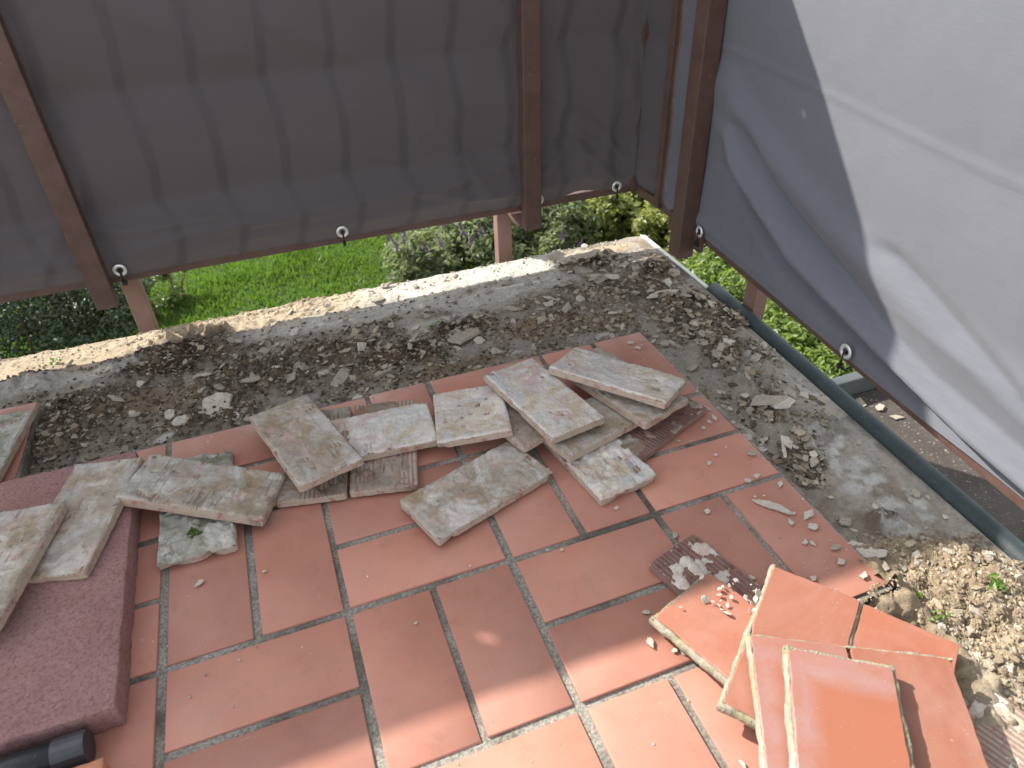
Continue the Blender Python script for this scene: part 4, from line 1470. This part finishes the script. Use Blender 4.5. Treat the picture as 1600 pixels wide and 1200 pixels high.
tag(cr2, 'sandy mortar crumbs of the pile at the right', 'rubble')


def strip_sampler(n, rg):
    X = rg.uniform(-.75, 1.2, n); Y = .752 - np.abs(rg.normal(0, .035, n))
    h, _ = rubble_fields(X, Y)
    return np.stack([X, Y, ZS + h], 1)


cr3 = obj('edge_crumbs', crumbs('edge_crumbs', 1500, strip_sampler, .002, .010, [(.47, .39, .28), (.42, .35, .26), (.36, .30, .23), (.52, .46, .37)]), mat_tint('crumb_edge', .4))
cr3['kind'] = 'stuff'
tag(cr3, 'sandy crumbs along the sunlit back edge of the slab', 'rubble')


def floor_sampler(n, rg):
    out = []
    while len(out) < n:
        u = rg.uniform(200, 1400); v = rg.uniform(520, 1200)
        d = CR.T @ np.array([(u - 800) / FPX, (v - 600) / FPX, 1.0])
        p = CC + d * (-CC[2] / d[2])
        if on_tiles(p[0], p[1]):
            dd = min(1.0 - p[0], .25 - p[1])
            if rg.random() < (.05 + .95 * math.exp(-dd / .06)):
                out.append((p[0], p[1], .0008))
    return np.array(out)


cr4 = obj('floor_grit', crumbs('floor_grit', 420, floor_sampler, .0012, .006, [(.55, .50, .44), (.45, .40, .33), (.6, .57, .52)]), mat_tint('crumb_floor', .3))
cr4['kind'] = 'stuff'
tag(cr4, 'pale grit scattered over the terracotta floor tiles', 'grit')

# small weeds in the rubble


def leaf_cloud(name, pts, size, mat, up=.5, parent=None, seed=1, asp=.5, fold=.25):
    """one mesh of many pointed leaves, two folded halves each"""
    rg = np.random.default_rng(seed)
    n = len(pts)
    P = np.asarray(pts, float)
    nrm = rg.normal(0, 1, (n, 3)); nrm[:, 2] = np.abs(nrm[:, 2]) + up
    nrm /= np.linalg.norm(nrm, axis=1)[:, None]
    a = rg.normal(0, 1, (n, 3)); a -= nrm * np.sum(a * nrm, 1)[:, None]; a /= np.linalg.norm(a, axis=1)[:, None]
    b = np.cross(nrm, a)
    s = (size * rg.uniform(.55, 1.25, n))[:, None]
    w = s * asp * rg.uniform(.8, 1.2, n)[:, None]
    base = P - a * s * .5
    tip = P + a * s * .5 - nrm * s * .12
    l = P + b * w * .5 + nrm * w * fold; r = P - b * w * .5 + nrm * w * fold
    l2 = P + a * s * .22 + b * w * .38 + nrm * w * fold * .7; r2 = P + a * s * .22 - b * w * .38 + nrm * w * fold * .7
    co = np.stack([base, r, r2, tip, l2, l, P], 1).reshape(-1, 3)
    k = np.arange(n)[:, None] * 7
    f = np.concatenate([k + np.array([[0, 1, 6, 5]]), k + np.array([[6, 1, 2, 3]]), k + np.array([[5, 6, 3, 4]])], 0)
    me = bpy.data.meshes.new(name)
    me.from_pydata(co.tolist(), [], f.tolist())
    return obj(name, me, mat, parent)


for k, (u, v, n, s, lab) in enumerate(((1558, 917, 16, .012, 'bright green weed sprouting in the sand pile, farthest right'), (1428, 935, 12, .010, 'small weed in the sand beside the orange stack'), (1465, 965, 9, .009, 'tiny weed in the sand, nearest the orange stack'),
                                       (675, 512, 12, .008, 'small moss-green weed in the dirt of the back strip'), (697, 560, 8, .007, 'tiny weed near the tile border of the back strip'), (88, 566, 14, .010, 'low green weed on the back edge at the left'))):
    p = at(u, v, -.02); z = bed_z(p.x, p.y); p = at(u, v, z)
    w = empty('weed', p)
    tag(w, lab, 'weed', 'weeds in the rubble')
    rg = np.random.default_rng(k)
    leaf_cloud('leaves', np.c_[rg.normal(0, s * .7, n), rg.normal(0, s * .7, n), rg.uniform(.003, s, n)], s, WEED, 1.2, w, k, .7)

# ------------------------------------------------------------------ garden


def clump_points(n, blobs, seed, shell=.55):
    """points gathered in uneven clumps inside ellipsoids (cx, cy, cz, rx, ry, rz)"""
    rg = np.random.default_rng(seed)
    out = []
    per = n // len(blobs)
    for (cx, cy, cz, rx, ry, rz) in blobs:
        nc = max(6, per // 45)
        d = rg.normal(0, 1, (nc, 3)); d /= np.linalg.norm(d, axis=1)[:, None]
        r = rg.uniform(shell, 1.0, nc)[:, None]
        cc = d * r * np.array([rx, ry, rz]) + np.array([cx, cy, cz])
        ii = rg.integers(0, nc, per)
        q = cc[ii] + rg.normal(0, .12, (per, 3)) * np.array([1, 1, .8]) * min(rx, ry, 1.0) * 1.1
        out.append(q)
    q = np.concatenate(out)
    return q[q[:, 2] > GZ + .02]


def stems(root, pts, mat=BARK, r0=.02):
    for a, b in pts:
        bm = bmesh.new()
        a = Vector(a); b = Vector(b)
        mid = (a + b) / 2 + Vector((rnd.uniform(-.08, .08), rnd.uniform(-.08, .08), 0))
        tube(bm, [a, a.lerp(mid, .5), mid, mid.lerp(b, .5), b], [r0, r0 * .85, r0 * .7, r0 * .5, r0 * .25], 7)
        obj('stem', bm, mat, root)


def shrub(name, label, cat, blobs, n, size, mat, seed, asp=.5, up=.5, group=None, shell=.55):
    c = Vector((blobs[0][0], blobs[0][1], GZ))
    root = empty(name, c)
    tag(root, label, cat, group)
    q = clump_points(n, blobs, seed, shell) - np.array(c)
    leaf_cloud('foliage', q, size, mat, up, root, seed, asp)
    st = []
    for b in blobs:
        st.append(((b[0] - c.x + rnd.uniform(-.1, .1), b[1] - c.y, 0.0), (b[0] - c.x, b[1] - c.y, b[2] - GZ + b[5] * .5)))
        st.append(((b[0] - c.x + rnd.uniform(-.15, .15), b[1] - c.y + .1, 0.0), (b[0] - c.x + b[3] * .5, b[1] - c.y - b[4] * .3, b[2] - GZ + b[5] * .3)))
    stems(root, st)
    return root


def blobs_at(lst):
    return [(at(u, v, zc).x, at(u, v, zc).y, zc, r, r, r * .85) for u, v, zc, r in lst]


shrub('dark_hedge', 'dark shaded evergreen hedge at the far left behind the slab', 'hedge', blobs_at([(40, 500, -1.9, .5), (120, 495, -2.0, .42), (-70, 500, -1.8, .6), (165, 470, -2.1, .35), (60, 440, -1.9, .6), (-180, 480, -1.8, .7)]), 17000, .05, LEAF_HEDGE, 3, .45)
shrub('leafy_shrub', 'low broad-leaved shrub at the lawn edge beside the dark hedge', 'shrub', blobs_at([(212, 470, -2.35, .2), (270, 440, -2.4, .22), (200, 430, -2.3, .25)]), 1000, .07, LEAF_LAUREL, 5, .8, 1.0)
bud = shrub('butterfly_bush', 'grey-green butterfly bush with purple flower spikes beyond the middle post', 'shrub', blobs_at([(660, 405, -2.15, .36), (735, 390, -2.1, .42), (820, 375, -2.05, .45), (880, 350, -2.05, .42), (700, 350, -2.0, .5), (800, 320, -1.9, .55)]), 16000, .085, LEAF_BUD, 7, .33, .3)
rg = np.random.default_rng(4)
for k in range(12):
    c = Vector(at(rnd.choice((620, 628, 690, 860, 880, 850, 740, 900, 660)) + rnd.uniform(-14, 14), rnd.uniform(335, 400), -1.55)) - bud.location
    ax = Vector((rnd.uniform(-.5, .5), rnd.uniform(-.5, .2), 1)).normalized()
    n = 90
    t = np.linspace(0, 1, n)
    pts = np.array([list(c + ax * (.13 * tt)) for tt in t]) + rg.normal(0, .011, (n, 3)) * (1.1 - t)[:, None]
    leaf_cloud('flower_spike', pts, .014, FLOWER, .1, bud, 60 + k, .9)
shrub('rambling_shrub', 'yellow-green rambling shrub beyond the far corner of the slab', 'shrub', blobs_at([(945, 345, -2.1, .45), (1010, 330, -2.1, .45), (1050, 375, -2.1, .42), (985, 300, -2.0, .5), (1090, 420, -2.1, .4), (1080, 340, -2.0, .5), (910, 300, -2.0, .5)]), 17000, .075, LEAF_VINE, 9, .6, .8)
shrub('laurel_hedge', 'bright green glossy-leaved hedge below the right railing', 'hedge', blobs_at([(1130, 450, -2.0, .42), (1180, 490, -2.0, .40), (1230, 530, -2.0, .40), (1285, 570, -2.0, .40), (1180, 430, -1.9, .5), (1250, 480, -1.9, .5), (1310, 540, -1.9, .5), (1360, 600, -1.9, .5)]), 17000, .075, LEAF_LAUREL, 11, .48, .7)
shrub('back_hedge', 'tall green hedge closing the garden far behind the lawn', 'hedge', [(-3 + 1.7 * k, 11.5 + .3 * (k % 2), -1.7, 1.1, .7, 1.1) for k in range(8)], 9000, .12, LEAF_LAUREL, 13, .5, .5)

# lawn: blades over the part of the garden one can see into


def lawn_mesh():
    rg = np.random.default_rng(8)
    n = 75000
    X = rg.uniform(-2.6, 2.4, n); Y = rg.uniform(4.6, 9.5, n)
    cl = fbm(X * 2.2, Y * 2.2, 91, 4)
    h = (.015 + .05 * rg.random(n)) * (.5 + cl) + .22 * np.maximum(0, cl - .52)
    a = rg.uniform(0, 6.28, n); w = .0042 + .003 * rg.random(n)
    dx = np.cos(a) * w; dy = np.sin(a) * w
    lx = rg.normal(0, .4, n) * h; ly = rg.normal(0, .4, n) * h
    z = np.full(n, GZ)
    p0 = np.stack([X - dx, Y - dy, z], 1); p1 = np.stack([X + dx, Y + dy, z], 1)
    p2 = np.stack([X + dx * .7 + lx * .4, Y + dy * .7 + ly * .4, z + h * .6], 1); p3 = np.stack([X - dx * .7 + lx * .4, Y - dy * .7 + ly * .4, z + h * .6], 1)
    p4 = np.stack([X + lx, Y + ly, z + h], 1)
    co = np.stack([p0, p1, p2, p3, p4], 1).reshape(-1, 3)
    k = np.arange(n)[:, None] * 5
    me = bpy.data.meshes.new('lawn_grass')
    me.from_pydata(co.tolist(), [], (k + np.array([[0, 1, 2, 3]])).tolist() + (k + np.array([[3, 2, 4]])).tolist())
    return me


gr = obj('lawn_grass', lawn_mesh(), GRASS)
gr['kind'] = 'stuff'
tag(gr, 'short sunlit lawn grass in the garden below', 'grass')
